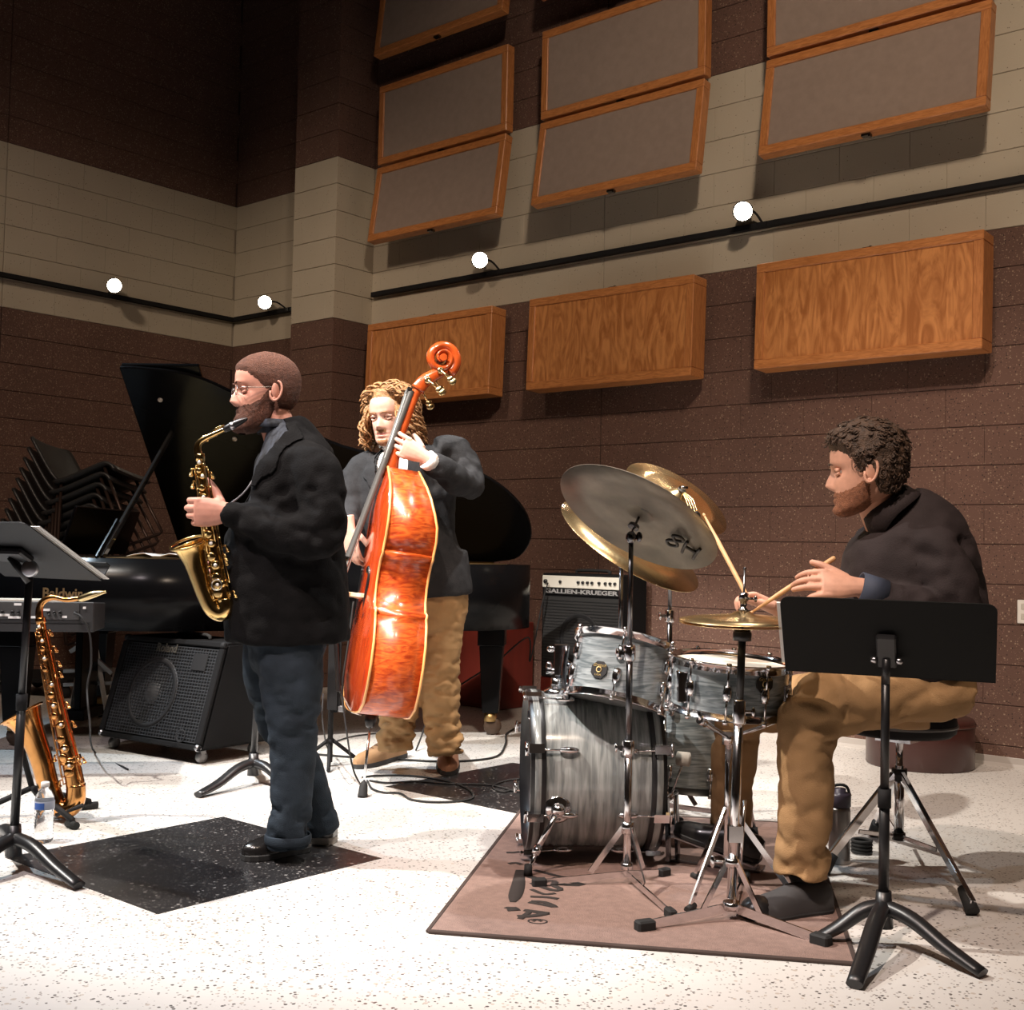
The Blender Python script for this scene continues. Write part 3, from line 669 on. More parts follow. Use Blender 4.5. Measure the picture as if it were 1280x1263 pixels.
cable('instrument_cable', [gp(.06*gw/.53, -.03, gz1-.06), gp(.05, -.06, gz1-.2), gp(-.02, -.08, gz0+.10), W(660, 797, 7.3), W(620, 828, 7.1), W(578, 855, 6.9), W(545, 880, 6.5), FL(520, 938, .006)], .005, 'thin black cable drooping from the bass amplifier to the bassist', grp='cables by the bassist')
# maroon panel behind the piano
t = thing('maroon_cabinet', 'low maroon cabinet standing behind the piano tail', 'cabinet', A(-5.15, 6.0, 0))
xa, xb = WB(520, 880, 5.9)[0], WB(624, 880, 5.9)[0]; zt = WB(600, 778, 5.9)[2]
b = MB(); b.box(A((xa+xb)/2, 6.07, zt/2), (xb-xa, .34, zt)); build('body', b, MAROON, t, .006)
b = MB(); b.box(A((xa+xb)/2, 5.895, zt/2), ((xb-xa)*.92, .012, zt*.9)); build('front_panel', b, MAROON, t, .004)
# round maroon plinth behind the drummer
c = (FL(1108, 948)+FL(1213, 962))/2; t = thing('round_plinth', 'low round maroon plinth on the floor behind the drum throne', 'plinth', A(c[0]-.02, c[1]-.05+.12, 0))
c = A(c[0]-.02, c[1]-.05, 0); zt = .24
b = MB(); b.lathe([(.255, 0), (.262, .006), (.262, zt-.012), (.255, zt), (.0, zt)], c, UPZ, 40, cap=False); build('drum_body', b, mat('dark_maroon', (.045, .012, .009), .35, coat=.2), t)
b = MB(); b.lathe([(.264, zt-.03), (.268, zt-.03), (.268, zt-.02), (.264, zt-.02), (.264, zt-.03)], c, UPZ, 40, cap=False); build('top_band', b, mat('dark_maroon2', (.06, .018, .012), .35), t)
# ================================================================== MUSIC STANDS
def stand_base(t, base, hub, feet, shaft_top, r0=.0138, r1=.0115, mid=None):
    b = MB(); b.tube([hub+UPZ*-.01, hub+UPZ*.085], [.026, .020], 14); build('hub', b, BLACK, t)
    for f in feet:
        f = np.asarray(f, float); d = f-A(hub[0], hub[1], 0); d[2] = 0; L = np.linalg.norm(d); dn = d/L
        P = [hub+UPZ*.045, hub+dn*L*.3+UPZ*.032, hub+dn*L*.65+UPZ*-.012, f+UPZ*.013]
        b = MB(); b.tube(P, [(.021, .021), (.020, .023), (.017, .023), (.012, .021)], 12, k=5, hint=UPZ); build('foot', b, BLACK, t)
    mid = hub*.5+shaft_top*.5 if mid is None else mid
    b = MB(); b.tube([hub+UPZ*.07, mid], r0, 14); build('shaft', b, BLACK, t)
    b = MB(); b.tube([mid-UPZ*.02, mid+UPZ*.03], r0*1.25, 14); build('collar', b, BLACKM, t)
    b = MB(); b.tube([mid, shaft_top], r1, 12); build('inner_shaft', b, BLACK, t)
def desk(t, c, wx, hy, w_=.50, h_=.33, lip=.055, m=None, rad=.025):
    """plate with rounded top corners; wx across, hy from tray to top; the reader is on the side of wx x hy reversed"""
    wx = nrm(wx); hy = nrm(hy-wx*np.dot(hy, wx)); n = np.cross(wx, hy); m = m or BLACKM; P = []
    for cx, cy, a0 in ((w_/2-rad, h_/2-rad, 0), (-w_/2+rad, h_/2-rad, 90)):
        for k in range(5): a = math.radians(a0+k*22.5); P.append((cx+rad*math.cos(a), cy+rad*math.sin(a)))
    P += [(-w_/2, -h_/2), (w_/2, -h_/2)]
    b = MB(); b.prism([c+wx*x+hy*y for x, y in P], n*.003); build('desk', b, m, t)
    b = MB(); b.box(c-hy*h_/2+n*(lip/2), (w_, .003, lip), (wx, hy, n)); b.box(c-hy*(h_/2-.008)+n*lip, (w_, .018, .003), (wx, hy, n)); build('tray', b, m, t)
    return n
# right stand, seen from behind, in front of the drummer
hub = FL(1104, 1183); hub[2] = .06
ms = thing('music_stand', 'black music stand with its back to us before the drum throne', 'music stand', A(hub[0], hub[1], 0), 'black orchestral music stands')
top = W(1107, 845, dep(hub)-.03)
stand_base(ms, None, hub, [FL(1229, 1224), FL(1068, 1238), FL(1020, 1180)], top)
DC = dep(hub)-.05
best = None
for i_ in range(121):                                     # turn the desk until its photographed corners make a rectangle
    al_ = -.3+i_*.005; q_ = [W(974, 745, DC-al_-.06), W(1247, 757, DC+al_-.06), W(1243, 853, DC+al_+.06), W(984, 839, DC-al_+.06)]
    e_ = abs(np.dot(nrm(q_[1]-q_[0]+q_[2]-q_[3]), nrm(q_[0]+q_[1]-q_[2]-q_[3])))
    if best is None or e_ < best[0]: best = (e_, q_)
pTL, pTR, pBR, pBL = best[1]
cx_ = (pTL+pTR+pBR+pBL)/4; wx = -(pTR-pTL+pBR-pBL); hy = (pTL+pTR-pBR-pBL)
dn = desk(ms, cx_, wx, hy, float(np.linalg.norm(pTR-pTL)), float(np.linalg.norm(hy))/2, m=mat('desk_black', (.010, .0105, .010), .7, spec=.2))
b = MB(); hyn = nrm(hy); b.box(cx_-hyn*.03-dn*.012, (.05, .10, .02), (nrm(wx), hyn, dn)); build('tilt_bracket', b, BLACK, ms, .004)
for s in (-1, 1):
    b = MB(); b.lathe([(.008, 0), (.009, .004), (.009, .012), (.004, .016)], cx_-hyn*.055+nrm(wx)*s*.025-dn*.02, nrm(wx)*s, 10); build('bolt', b, STEEL, ms)
b = MB(); b.tube([top-UPZ*.02, cx_-hyn*.05-dn*.018], .011, 10); build('neck', b, BLACK, ms)
t = tag(build('sheet_music', MB().box(cx_+dn*.007+nrm(wx)*.063-hyn*.0, (np.linalg.norm(pTR-pTL)*.80, .20, .005), (nrm(wx), hyn, dn)), PAPER), 'white sheets showing at the edge of the music stand before the drum throne', 'paper')
# left stand, desk turned towards the saxophone player
hub = FL(16, 1090); hub[2] = .06
ms = thing('music_stand', 'black music stand holding loose pages beside the water bottle', 'music stand', A(hub[0], hub[1], 0), 'black orchestral music stands')
DL = dep(hub)
top = W(37, 716, DL-.03)
stand_base(ms, None, hub, [FL(99, 1113), FL(-60, 1118), FL(-10, 1040)], top, mid=W(27, 880, DL-.015))
ph = math.radians(56); nfh = rth*math.cos(ph)+fwh*math.sin(ph); til = math.radians(58)
hy = nrm(UPZ*math.cos(til)-nfh*math.sin(til)); wx = nrm(np.cross(hy, nfh)); wx = wx if np.dot(wx, fwh) < 0 else -wx   # wx towards the camera
c0 = W(80, 691, DL-.17)-wx*.25
n_ = np.cross(wx, hy)
if np.dot(n_, UPZ) < 0: wx_use = -wx
else: wx_use = wx
dn = desk(ms, c0, wx_use, hy, .50, .32, m=mat('desk_grey', (.018, .0185, .02), .55, spec=.3))
b = MB(); b.box(c0-dn*.014, (.16, .06, .022), (wx, hy, dn)); build('tilt_bracket', b, BLACK, ms, .006)
b = MB(); b.lathe([(.026, 0), (.026, .006), (.02, .010), (.0, .011)], W(38, 711, DL-.06), -fw, 20, cap=False); build('tilt_knob', b, STEEL, ms)
b = MB(); b.tube([top-UPZ*.03, c0-dn*.02], .012, 10); build('neck', b, BLACK, ms)
b = MB()
for i in range(3):
    b.box(c0+dn*(.006+.003*i)+wx*(.215+.012*i)*1.0-hy*(.015+.004*i), (.06, .29, .0022), (wx, hy, dn)); b.box(c0+dn*(.006+.003*i)+wx*(.02-.01*i)-hy*.02, (.28, .28, .0022), (wx, hy, dn))
tag(build('sheet_music', b, PAPER), 'white pages standing in the tray of the music stand by the tenor saxophone', 'paper')
# middle stand, behind the saxophone player
hub = FL(316, 981); hub[2] = .05
ms = thing('music_stand', 'black music stand half hidden behind the saxophone player', 'music stand', A(hub[0], hub[1], 0), 'black orchestral music stands')
DM = dep(hub); top = W(330, 712, DM)
stand_base(ms, None, hub, [FL(247, 998), FL(372, 991), FL(318, 962)], top)
hy = nrm(UPZ*.8+fwh*-.5-rth*.1); desk(ms, W(345, 668, DM), -rth, hy, .34, .26)
b = MB(); b.tube([top-UPZ*.02, W(336, 700, DM)], .011, 10); build('neck', b, BLACK, ms)

# ================================================================== WATER BOTTLE
c = FL(54, 1053); t = thing('water_bottle', 'clear plastic water bottle with blue label on the floor', 'bottle', c)
def glassmat(name, colr, rough=.03):
    m = bpy.data.materials.new(name); m.use_nodes = True; bb = m.node_tree.nodes['Principled BSDF']
    bb.inputs['Base Color'].default_value = (*colr, 1); bb.inputs['Transmission Weight'].default_value = .92; bb.inputs['Roughness'].default_value = rough; bb.inputs['IOR'].default_value = 1.25
    MATS[name] = m; return m
s_ = 1.0; prof = [(.022, .0), (.030, .004), (.0325, .012)]
for i in range(9): prof += [(.0325, .016+i*.0105), (.0305, .021+i*.0105)]
prof += [(.0325, .112), (.0325, .142), (.030, .158), (.020, .176), (.0125, .186), (.0125, .200)]
b = MB(); b.lathe(prof, c, UPZ, 24); build('bottle_body', b, glassmat('clear_plastic', (.95, .97, .98)), t)
b = MB(); b.lathe([(.0135, .188), (.0145, .190), (.0145, .203), (.012, .205)], c, UPZ, 16); build('cap', b, WHITE, t)
b = MB(); b.lathe([(.0330, .114), (.0335, .116), (.0335, .140), (.0330, .142)], c, UPZ, 24, cap=False); build('label_band', b, mat('label_film', (.42, .46, .55), .4), t)
b = MB(); e0 = -fwh
rows = [[c+UPZ*z+(e0*math.cos(a)+np.cross(UPZ, e0)*math.sin(a))*.0342 for a in np.linspace(-.75, .35, 7)] for z in (.116, .138)]
b.grid(rows); build('label_print', b, mat('label_blue', (.04, .12, .42), .4), t)

# ================================================================== SAXOPHONES
def sax(name, label, body, rb, neck, rn, mouth, rm, bell, rl, rimc, rimn, rimr, mat1, keyseed, nk=14, side=None, mats_tenor=False, mp=None):
    t = thing(name, label, 'saxophone', A(*(np.asarray(bell[0]))))
    S = np.asarray(side, float)
    b = MB(); b.tube(body, rb, 18, k=6); bt = build('body_tube', b, mat1, t)
    b = MB(); b.tube(neck, rn, 14, k=6); build('neck_pipe', b, mat1, t)
    b = MB(); b.tube(mouth, rm, 14, k=3); build('mouthpiece', b, mp or BLACK, t)
    b = MB(); b.tube(bell, rl, 22, k=7, cap=False)
    be = build('bell', b, mat1, t); md = be.modifiers.new('s', 'SOLIDIFY'); md.thickness = .003
    b = MB(); e = nrm(np.cross(rimn, A(.3, .5, .2))); g = np.cross(nrm(rimn), e)
    b.tube([rimc+(e*math.cos(a)+g*math.sin(a))*rimr for a in np.linspace(0, 2*math.pi, 33)[:-1]], .0045, 8, closed=True); build('bell_rim', b, mat1, be)
    for f in (0., .985):   # collars
        i = int(f*(len(body)-1)); p = np.asarray(body[i]); d = nrm(np.asarray(body[min(i+1, len(body)-1)])-np.asarray(body[max(i-1, 0)]))
        b = MB(); r_ = rb[i]; b.lathe([(r_*1.05, -.012), (r_*1.25, -.010), (r_*1.25, .010), (r_*1.05, .012)], p, d, 18); build('collar', b, mat1, t)
    # rods, posts and key cups along the body
    C = catmull(body, 8); Rr = catmull([A(x) for x in rb], 8); n = len(C); R_ = random.Random(keyseed)
    def at(f, ang, lift):
        i = min(n-1, max(0, int(f*(n-1)))); T = nrm(C[min(i+1, n-1)]-C[max(i-1, 0)]); e = nrm(S-T*np.dot(S, T)); g = np.cross(T, e); d = e*math.cos(ang)+g*math.sin(ang)
        return C[i]+d*(float(Rr[i][0])+lift), d, T
    for ang, f0, f1 in ((.55, .08, .60), (.85, .30, .95), (-.5, .05, .55), (-.85, .35, .97), (1.15, .1, .9), (-1.2, .12, .8)):
        b = MB(); P = [at(f, ang, .009)[0] for f in np.linspace(f0, f1, 10)]; b.tube(P, .0022, 6)
        for f in np.linspace(f0, f1, 6): p, d, T = at(f, ang, 0); b.tube([p-d*.003, p+d*.011], .0028, 6)
        build('key_rod', b, mat1, t)
    pearl = mat('pearl_touch', (.8, .78, .72), .25)
    for k in range(nk):
        f = .07+.88*k/nk; ang = (.0, .25, -.2, .1)[k % 4]+R_.uniform(-.1, .1); p, d, T = at(f, ang, .004); r = .0075+.011*f
        b = MB(); b.lathe([(r*.9, -.003), (r, 0), (r, .004), (r*.75, .006), (0, .0065)], p, d, 16, cap=False); kc_ = build('key_cup', b, mat1, t)
        if k % 2 == 0: b = MB(); b.lathe([(.0055, .006), (.0055, .0085), (.0, .0095)], p, d, 12, cap=False); build('pearl', b, pearl, kc_)
    for k in range(10):
        f = R_.uniform(.08, .95); ang = R_.choice((-1, 1))*R_.uniform(.9, 1.7); p, d, T = at(f, ang, .006)
        b = MB(); q = p+d*.012; b.tube([p, q, q+T*.018+d*.004], [.003, .0035, .006], 8); b.ell(q+T*.02+d*.004, (.008, .008, .005)); build('side_key', b, mat1, t)
    return t, at
# alto held by the player
Ds = 3.86
def s3(x, y, d=0): return W(x, y, Ds+d)
asx, aat = sax('alto_saxophone', 'brass alto saxophone held and blown by the player in black jacket',
    [s3(250, 572), s3(254, 600), s3(261, 645), s3(268, 690), s3(276, 730), s3(281, 752)], [.0125, .0145, .0185, .0225, .026, .0275],
    [s3(250, 575), s3(247, 562), s3(249, 554), s3(257, 548), s3(272, 541), s3(284, 535.5)], [.0125, .0115, .0105, .0095, .0085, .0075],
    [s3(280, 537.5), s3(285, 535), s3(296, 529.5), s3(303, 526), s3(309, 523.5)], [.0085, .0115, .0115, .009, .0045],
    [s3(281, 748), s3(282, 760), s3(276, 766), s3(266, 760), s3(257, 742), s3(250, 722), s3(244, 704), s3(240, 692), s3(237.5, 684), s3(236, 680)],
    [.0275, .0285, .0290, .0295, .0300, .0320, .0350, .042, .052, .060],
    s3(236, 679), nrm(W(228, 655, Ds-.03)-W(240, 692, Ds)), .0605, GOLDL, 3, side=-fwh)
b = MB(); p, d, T = aat(.80, .1, .012); e = nrm(np.cross(d, T)); b.tube([p+(e*math.cos(a)+T*math.sin(a))*.017 for a in np.linspace(0, 6.283, 17)[:-1]], .0028, 6, closed=True); build('key_guard', b, mat('guard_nickel', (.8, .75, .65), .2, 1.), asx)
b = MB(); b.tube([s3(259, 552), s3(268, 537.5), s3(280, 532)], [.003, .003, .0045], 8, k=3); build('octave_key', b, GOLDL, asx)
b = MB(); b.lathe([(.0118, -.006), (.0128, -.005), (.0128, .006), (.0118, .007)], s3(290, 532.5), nrm(s3(303, 526)-s3(285, 535)), 14); build('ligature', b, STEEL, asx)
# tenor on its floor stand
Dt = 4.42
def t3(x, y, d=0): return W(x, y, Dt+d)
ten, tat = sax('tenor_saxophone', 'amber lacquered tenor saxophone standing on a floor stand by the amplifier',
    [t3(51, 776), t3(56, 805), t3(66, 855), t3(77, 905), t3(88, 950), t3(95, 985)], [.0150, .0175, .0225, .0275, .0315, .034],
    [t3(51, 780), t3(49, 765), t3(53, 753), t3(66, 747), t3(84, 750), t3(100, 748)], [.015, .014, .0125, .011, .0098, .009],
    [t3(98, 749), t3(103, 748), t3(116, 743.5), t3(124, 741.5), t3(133, 740)], [.0095, .013, .0135, .010, .004],
    [t3(95, 980), t3(94, 1000), t3(84, 1011), t3(70, 1005), t3(60, 980), t3(52, 950), t3(43, 925), t3(35, 907), t3(30, 897), t3(27, 892)],
    [.034, .036, .0365, .037, .038, .040, .044, .054, .067, .078],
    t3(27, 892), nrm(W(14, 872, Dt)-W(32, 905, Dt)), .0785, GOLDD, 11, nk=16, side=-fwh, mp=mat('mouthpiece_cap_brass', (.75, .58, .3), .2, 1.))
ss = thing('saxophone_stand', 'black folding floor stand holding the tenor saxophone', 'instrument stand', FL(62, 1030))
pk = W(40, 985, Dt+.08)
for f in (FL(90, 1036), FL(-25, 1024), FL(112, 1012)):
    b = MB(); b.tube([pk, f+UPZ*.03, f+UPZ*.014], [.011, .011, .011], 10, k=1); build('leg', b, BLACKM, ss)
    d = nrm(A(*(f-pk)[:2], 0)); b = MB(); b.tube([f+UPZ*.014-d*.03, f+UPZ*.014+d*.03], .014, 10); build('foot_grip', b, RUBBER, ss)
b = MB(); b.tube([pk, W(22, 918, Dt+.09), W(14, 900, Dt+.09)], .011, 10); build('upright', b, BLACKM, ss)
b = MB(); b.tube([W(24, 930, Dt+.0), W(30, 938, Dt+.09), W(50, 942, Dt+.09), W(64, 936, Dt+.02)], .008, 8, k=4); build('yoke', b, RUBBER, ss)
b = MB(); b.tube([pk, W(70, 1018, Dt+.04), W(102, 1006, Dt+.05)], .010, 8, k=3); b.tube([W(70, 1019, Dt-.03), W(104, 1007, Dt-.03)], .008, 8); build('cradle', b, RUBBER, ss)
# ================================================================== DOUBLE BASS
VARN = grain_mat('bass_varnish', (.30, .030, .006), (.62, .115, .018), .30, 5, rot=(0, 0, .7), stretch=(2, 2, 7), dist=2.5, coat=.3, detail=5)
VARNT = grain_mat('bass_top_varnish', (.34, .030, .006), (.48, .060, .010), .2, 6, stretch=(9, 9, .8), dist=.5, coat=.8)
VARND = mat('bass_scroll_varnish', (.42, .065, .012), .22, coat=.7, var=.3, vscale=18)
PURF = mat('bass_edge', (.72, .36, .12), .35, coat=.5); EBONY = mat('ebony', (.012, .010, .010), .28)
BRASSM = mat('machine_brass', (.80, .62, .32), .25, 1.); MAPLE = mat('bridge_maple', (.70, .56, .36), .5); STRING = mat('string_steel', (.62, .60, .56), .3, .9)
EP = FL(453, 997)                                          # endpin tip on the floor
O = W(470, 893, 5.06); TOPP = W(513, 590, 5.20)            # body bottom, and body top on the centre line
BL_ = nrm(TOPP-O); bh = float(np.linalg.norm(TOPP-O)); az = math.radians(15.5)
BN = -rth*math.cos(az)-fwh*math.sin(az); BN = nrm(BN-BL_*np.dot(BN, BL_)); BS = np.cross(BL_, BN); BS = BS if np.dot(BS, fwh) < 0 else -BS
bass = thing('double_bass', 'orange varnished double bass held upright by the seated-height endpin'.replace('seated-height endpin', 'long haired player'), 'double bass', EP)
kb_ = bh/1.08
halfo = [(0, .0), (.10, .002), (.20, .012), (.285, .05), (.325, .13), (.335, .22), (.325, .31), (.290, .39), (.262, .425), (.268, .443), (.225, .455), (.192, .50), (.180, .56), (.186, .62), (.205, .665), (.232, .685), (.225, .70), (.248, .76), (.252, .82), (.240, .88), (.205, .945), (.15, 1.0), (.085, 1.045), (.03, 1.08)]
ho = [(s_*kb_, l_*kb_) for s_, l_ in halfo]
full = ho+[(-s_, l_) for s_, l_ in ho[::-1][0:]][0:-1]
def bp_(s_, l_, n_): return O+BS*s_+BL_*l_+BN*n_
def ribd(l_):  # back slopes towards the neck near the top
    l_ = l_/kb_; return .105 if l_ < .80 else .105-.075*((l_-.80)/.28)
# ribs as separate strips between corners so each one is a piece
def rib(idx, sgn):
    rows = [[], []]
    for i in idx:
        s_, l_ = ho[i]; rows[0].append(bp_(sgn*s_, l_, .100)); rows[1].append(bp_(sgn*s_, l_, -ribd(l_)))
    b = MB(); b.grid(rows if sgn > 0 else rows[::-1]); o = build('rib', b, VARN, bass); m = o.modifiers.new('s', 'SOLIDIFY'); m.thickness = .004; m.offset = 0
for sg in (1, -1):
    rib(range(0, 10), sg); rib(range(9, 17), sg); rib(range(16, 24), sg)
def plate(name, n0, mt, bulge, sg, slope):
    b = MB(); K = 7
    def pt(s_, l_, t): # t: 0 centre .. 1 edge
        nn = (n0 if not slope else -ribd(l_)*1.0)+sg*bulge*(1-t**2.2)*min(1, l_/(.12*kb_), max(.0, (1.06*kb_-l_)/(.15*kb_)))
        return bp_(s_*t*1.02, l_, nn)
    rows = [[pt(s_, l_, j/K) for j in range(-K, K+1)] if False else [bp_(s_*(j/K)*1.022, l_, ((n0 if not slope else -ribd(l_))+sg*bulge*(1-abs(j/K)**2.2)*max(0, min(1, l_/(.12*kb_), (1.07*kb_-l_)/(.15*kb_))))) for j in range(-K, K+1)] for s_, l_ in ho]
    b.grid(rows); o = build(name, b, mt, bass); m = o.modifiers.new('s', 'SOLIDIFY'); m.thickness = .007; m.offset = 0; return o
top_ = plate('top_plate', .104, VARNT, .030, 1, False); back_ = plate('back_plate', -.105, VARN, .012, -1, True)
for nn, sl in ((.104, False), (-.107, True)):
    pts = [bp_(s_*1.022, l_, nn if not sl else -ribd(l_)-.002) for s_, l_ in ho[1:]]+[bp_(-s_*1.022, l_, nn if not sl else -ribd(l_)-.002) for s_, l_ in ho[::-1][:-1]]
    b = MB(); b.tube(pts, .0055, 8, closed=True); build('edge_binding', b, PURF, bass)
for sg in (1, -1):
    fh = [(.115, .40), (.125, .415), (.118, .43), (.100, .45), (.102, .50), (.112, .55), (.110, .60), (.090, .625), (.078, .615), (.082, .60)]
    b = MB(); b.tube([bp_(sg*s_*kb_, l_*kb_, .104+.030*(1-(s_/.2)**2.2)+.0035) for s_, l_ in fh], [.006, .008, .005, .005, .007, .008, .006, .005, .008, .006], 8, k=4); build('f_hole', b, EBONY, top_)
def BPX(x, y, s_=0.): return PL(x, y, O+BS*s_, BS)          # pixel on the plane of symmetry (shifted by s_)
# neck, fingerboard, strings, scroll in the plane of symmetry
b = MB(); b.tube([BPX(492, 604), BPX(489, 588), BPX(496, 560), BPX(509, 522), BPX(518, 497), BPX(523, 486)], [(.055, .035), (.034, .028), (.022, .022), (.019, .020), (.019, .019), (.022, .020)], 14, k=4, hint=BN); build('neck', b, VARND, bass)
fb0, fb1 = BPX(513, 489), BPX(434.5, 697); fd = nrm(fb1-fb0); fn = nrm(BN-fd*np.dot(BN, fd)); b = MB(); rows = []
for i in range(9):
    t_ = i/8; c_ = fb0*(1-t_)+fb1*t_; wd = .021+.022*t_
    rows.append([c_+BS*wd*math.sin(a)+fn*(.012*math.cos(a)) for a in np.linspace(-1.5, 1.5, 9)]+[c_-BS*wd*s2-fn*.014 for s2 in (-.9, .9)])
b.grid(rows, cv=True); build('fingerboard', b, mat('lit_ebony', (.085, .08, .075), .32), bass)  # ebony with the light on the board put into its greyer colour
br0 = BPX(452, 752); br1 = BPX(437, 741)
sb = bp_(0, .40*kb_, -.0)
b = MB()
P_ = [(-.080, 0), (-.080, .02), (-.05, .03), (-.045, .06), (-.060, .08), (-.045, .108), (0, .115), (.045, .108), (.060, .08), (.045, .06), (.05, .03), (.080, .02), (.080, 0), (.045, 0), (.03, .03), (-.03, .03), (-.045, 0)]
lb = float(np.dot(BPX(436, 746)-O, BL_)); ntop = float(np.dot(BPX(420.5, 742)-O, BN)); kbr = (ntop-.004-.132)/.115; b.prism([bp_(s_, lb, .132+n_*kbr) for s_, n_ in P_], BL_*.018); build('bridge', b, MAPLE, bass, .002)
tpl = bp_(0, lb-.33, .175); b = MB(); b.prism([bp_(-.03, lb-.15, .215), bp_(.03, lb-.15, .215), bp_(.045, lb-.40, .165), bp_(-.045, lb-.40, .165)], BN*.012); build('tailpiece', b, EBONY, bass, .003)
b = MB(); b.tube([bp_(0, lb-.40, .165), bp_(0, -.004, .10), bp_(0, -.01, .06)], .004, 6); build('tail_wire', b, STRING, bass)
for k in range(4):
    s0 = (-.5+k/3)*.028; s1 = (-.5+k/3)*.085; a_ = fb0+BS*s0+fn*.016; m_ = bp_(s1, lb+.009, ntop-.010*abs(k-1.5)/1.5); e_ = bp_(s1*.5, lb-.16, .215)
    b = MB(); b.tube([a_, m_, e_], .0046-.0005*k, 6); build('string', b, STRING, bass)
b = MB(); nut = fb0-fd*.004; b.box(nut+fn*.008, (.045, .02, .012), (BS, fn, fd)); build('nut', b, EBONY, bass)
# pegbox and scroll (side profile turned by the plane of symmetry)
pbp = [BPX(521, 488), BPX(529, 478), BPX(539, 471), BPX(549, 466), BPX(557, 461)]
b = MB(); b.tube(pbp, [(.030, .026), (.030, .025), (.027, .024), (.024, .022), (.022, .020)], 12, k=4, hint=BN, pw=3.5); build('pegbox', b, VARND, bass)
sc = BPX(552, 449); ux = nrm(BPX(560, 449)-sc); uy = nrm(BPX(552, 441)-sc); P_ = []; R_ = []
for i in range(52):
    t_ = i/51; a_ = math.radians(-62)+t_*math.radians(640); r_ = .060*(1-t_)**.85+.010; P_.append(sc+ux*r_*math.cos(a_)+uy*r_*math.sin(a_)); R_.append((.020*(1-t_)+.006, .024+.018*t_))
b = MB(); b.tube(P_, R_, 12, hint=None); scr = build('scroll', b, VARND, bass)
b = MB(); b.lathe([(.016, -.045), (.016, .045)], sc, BS, 16); build('scroll_eye', b, VARND, scr)
for k, (x, y, x2, y2) in enumerate(((533, 477, 546, 489), (549, 465, 560, 476), (527, 483, 538, 502), (543, 469, 553, 484))):
    sg = 1 if k < 2 else -1; p0_ = BPX(x, y)+BS*sg*.028; p1_ = BPX(x2, y2)+BS*sg*.034
    b = MB(); b.lathe([(.012, -.004), (.016, -.002), (.016, .006), (.010, .010)], p0_, BS*sg, 14); b.tube([p0_+BS*sg*.006, p1_+BS*sg*.006], .005, 8); b.ell(p1_+BS*sg*.006, (.013, .007, .016), (nrm(p1_-p0_), BS, np.cross(nrm(p1_-p0_), BS))); build('tuning_machine', b, BRASSM, bass)
    b = MB(); b.ell(p1_+BS*sg*.006+nrm(p1_-p0_)*.018, (.014, .006, .019), (nrm(p1_-p0_), BS, np.cross(nrm(p1_-p0_), BS))); build('tuning_key', b, BRASSM, bass)
# endpin
ep1 = BPX(464, 895); d_ = nrm(EP-ep1)
b = MB(); b.lathe([(.026, -.012), (.026, .020), (.018, .045), (.013, .05)], ep1, d_, 14); build('endpin_collar', b, EBONY, bass)
b = MB(); b.tube([ep1+d_*.04, EP-d_*.03], .0055, 8); build('endpin', b, CHROME, bass)
b = MB(); b.lathe([(.010, -.065), (.017, -.05), (.021, -.006), (.021, 0)], EP, d_, 12); build('endpin_tip', b, RUBBER, bass)
# pickup lead clipped at the bridge
cable('pickup_cable', [bp_(.05, lb-.02, .17), W(436, 800, 5.0), W(428, 860, 5.0), W(432, 905, 4.98), W(441, 960, 4.95), FL(452, 990, .006)-fwh*-.05], .004, 'thin black lead hanging from the double bass bridge', grp='cables by the bassist')
# black pedal pole with hanging leads between saxophone player and bass
t = thing('effects_stand', 'slim black stand with cable clip beside the double bass', 'stand', FL(412, 962))
fpt = FL(412, 958); b = MB(); b.tube([fpt+UPZ*.02, W(418, 700, dep(fpt))], .013, 10); build('pole', b, BLACKM, t)
b = MB(); b.box(W(418, 845, dep(fpt)-.03), (.06, .04, .34), (rth, fwh, UPZ)); build('pole_bag', b, BLACKM, t, .012, 2)
b = MB(); b.box(W(427, 886, dep(fpt)-.03), (.035, .03, .03), (rth, fwh, UPZ)); build('clip', b, STEEL, t, .004)
for dx, dy in ((-.16, .06), (.15, .08), (.02, -.17)):
    b = MB(); b.tube([fpt+UPZ*.13, fpt+rth*dx*.85+fwh*dy*.85+UPZ*.02, fpt+rth*dx+fwh*dy+UPZ*.01], .009, 8, k=3); build('foot', b, BLACKM, t)

# floor cables
def fc(pts, z=.006): return [FL(x, y, z) for x, y in pts]
cable('floor_cable', fc([(392, 943), (430, 946), (470, 948), (505, 950), (545, 952), (590, 951), (622, 945), (632, 930), (633, 918), (645, 910)]), .0055, 'thick black cable running behind the shoes of the bassist', grp='cables by the bassist')
cable('floor_cable', fc([(453, 972), (470, 970), (510, 970), (550, 975), (580, 984), (592, 995), (580, 1001), (545, 1003), (515, 1000), (500, 992), (480, 991), (465, 986), (459, 976)]), .0045, 'black cable looped on the floor beside the endpin', grp='cables by the bassist')
cable('floor_cable', fc([(462, 976), (485, 979), (520, 977), (560, 980), (605, 981), (625, 984), (642, 989), (660, 992)]), .0045, 'black cable crossing the dark floor square to the bass drum', grp='cables by the bassist')
cable('floor_cable', fc([(650, 974), (634, 976), (618, 981), (617, 986), (630, 990), (645, 986)]), .004, 'short black cable loop against the bass drum on the dark square', grp='cables by the bassist')
cable('floor_cable', fc([(395, 934), (420, 927), (440, 921), (470, 917)]), .004, 'thin black cable on the floor between music stand and bass', grp='cables by the bassist')
cable('floor_cable', [W(404, 868, 5.15), W(403, 900, 5.12), FL(408, 932, .006), FL(410, 936, .006)], .004, 'short black lead hanging off the slim black stand', grp='cables by the bassist', k=5)

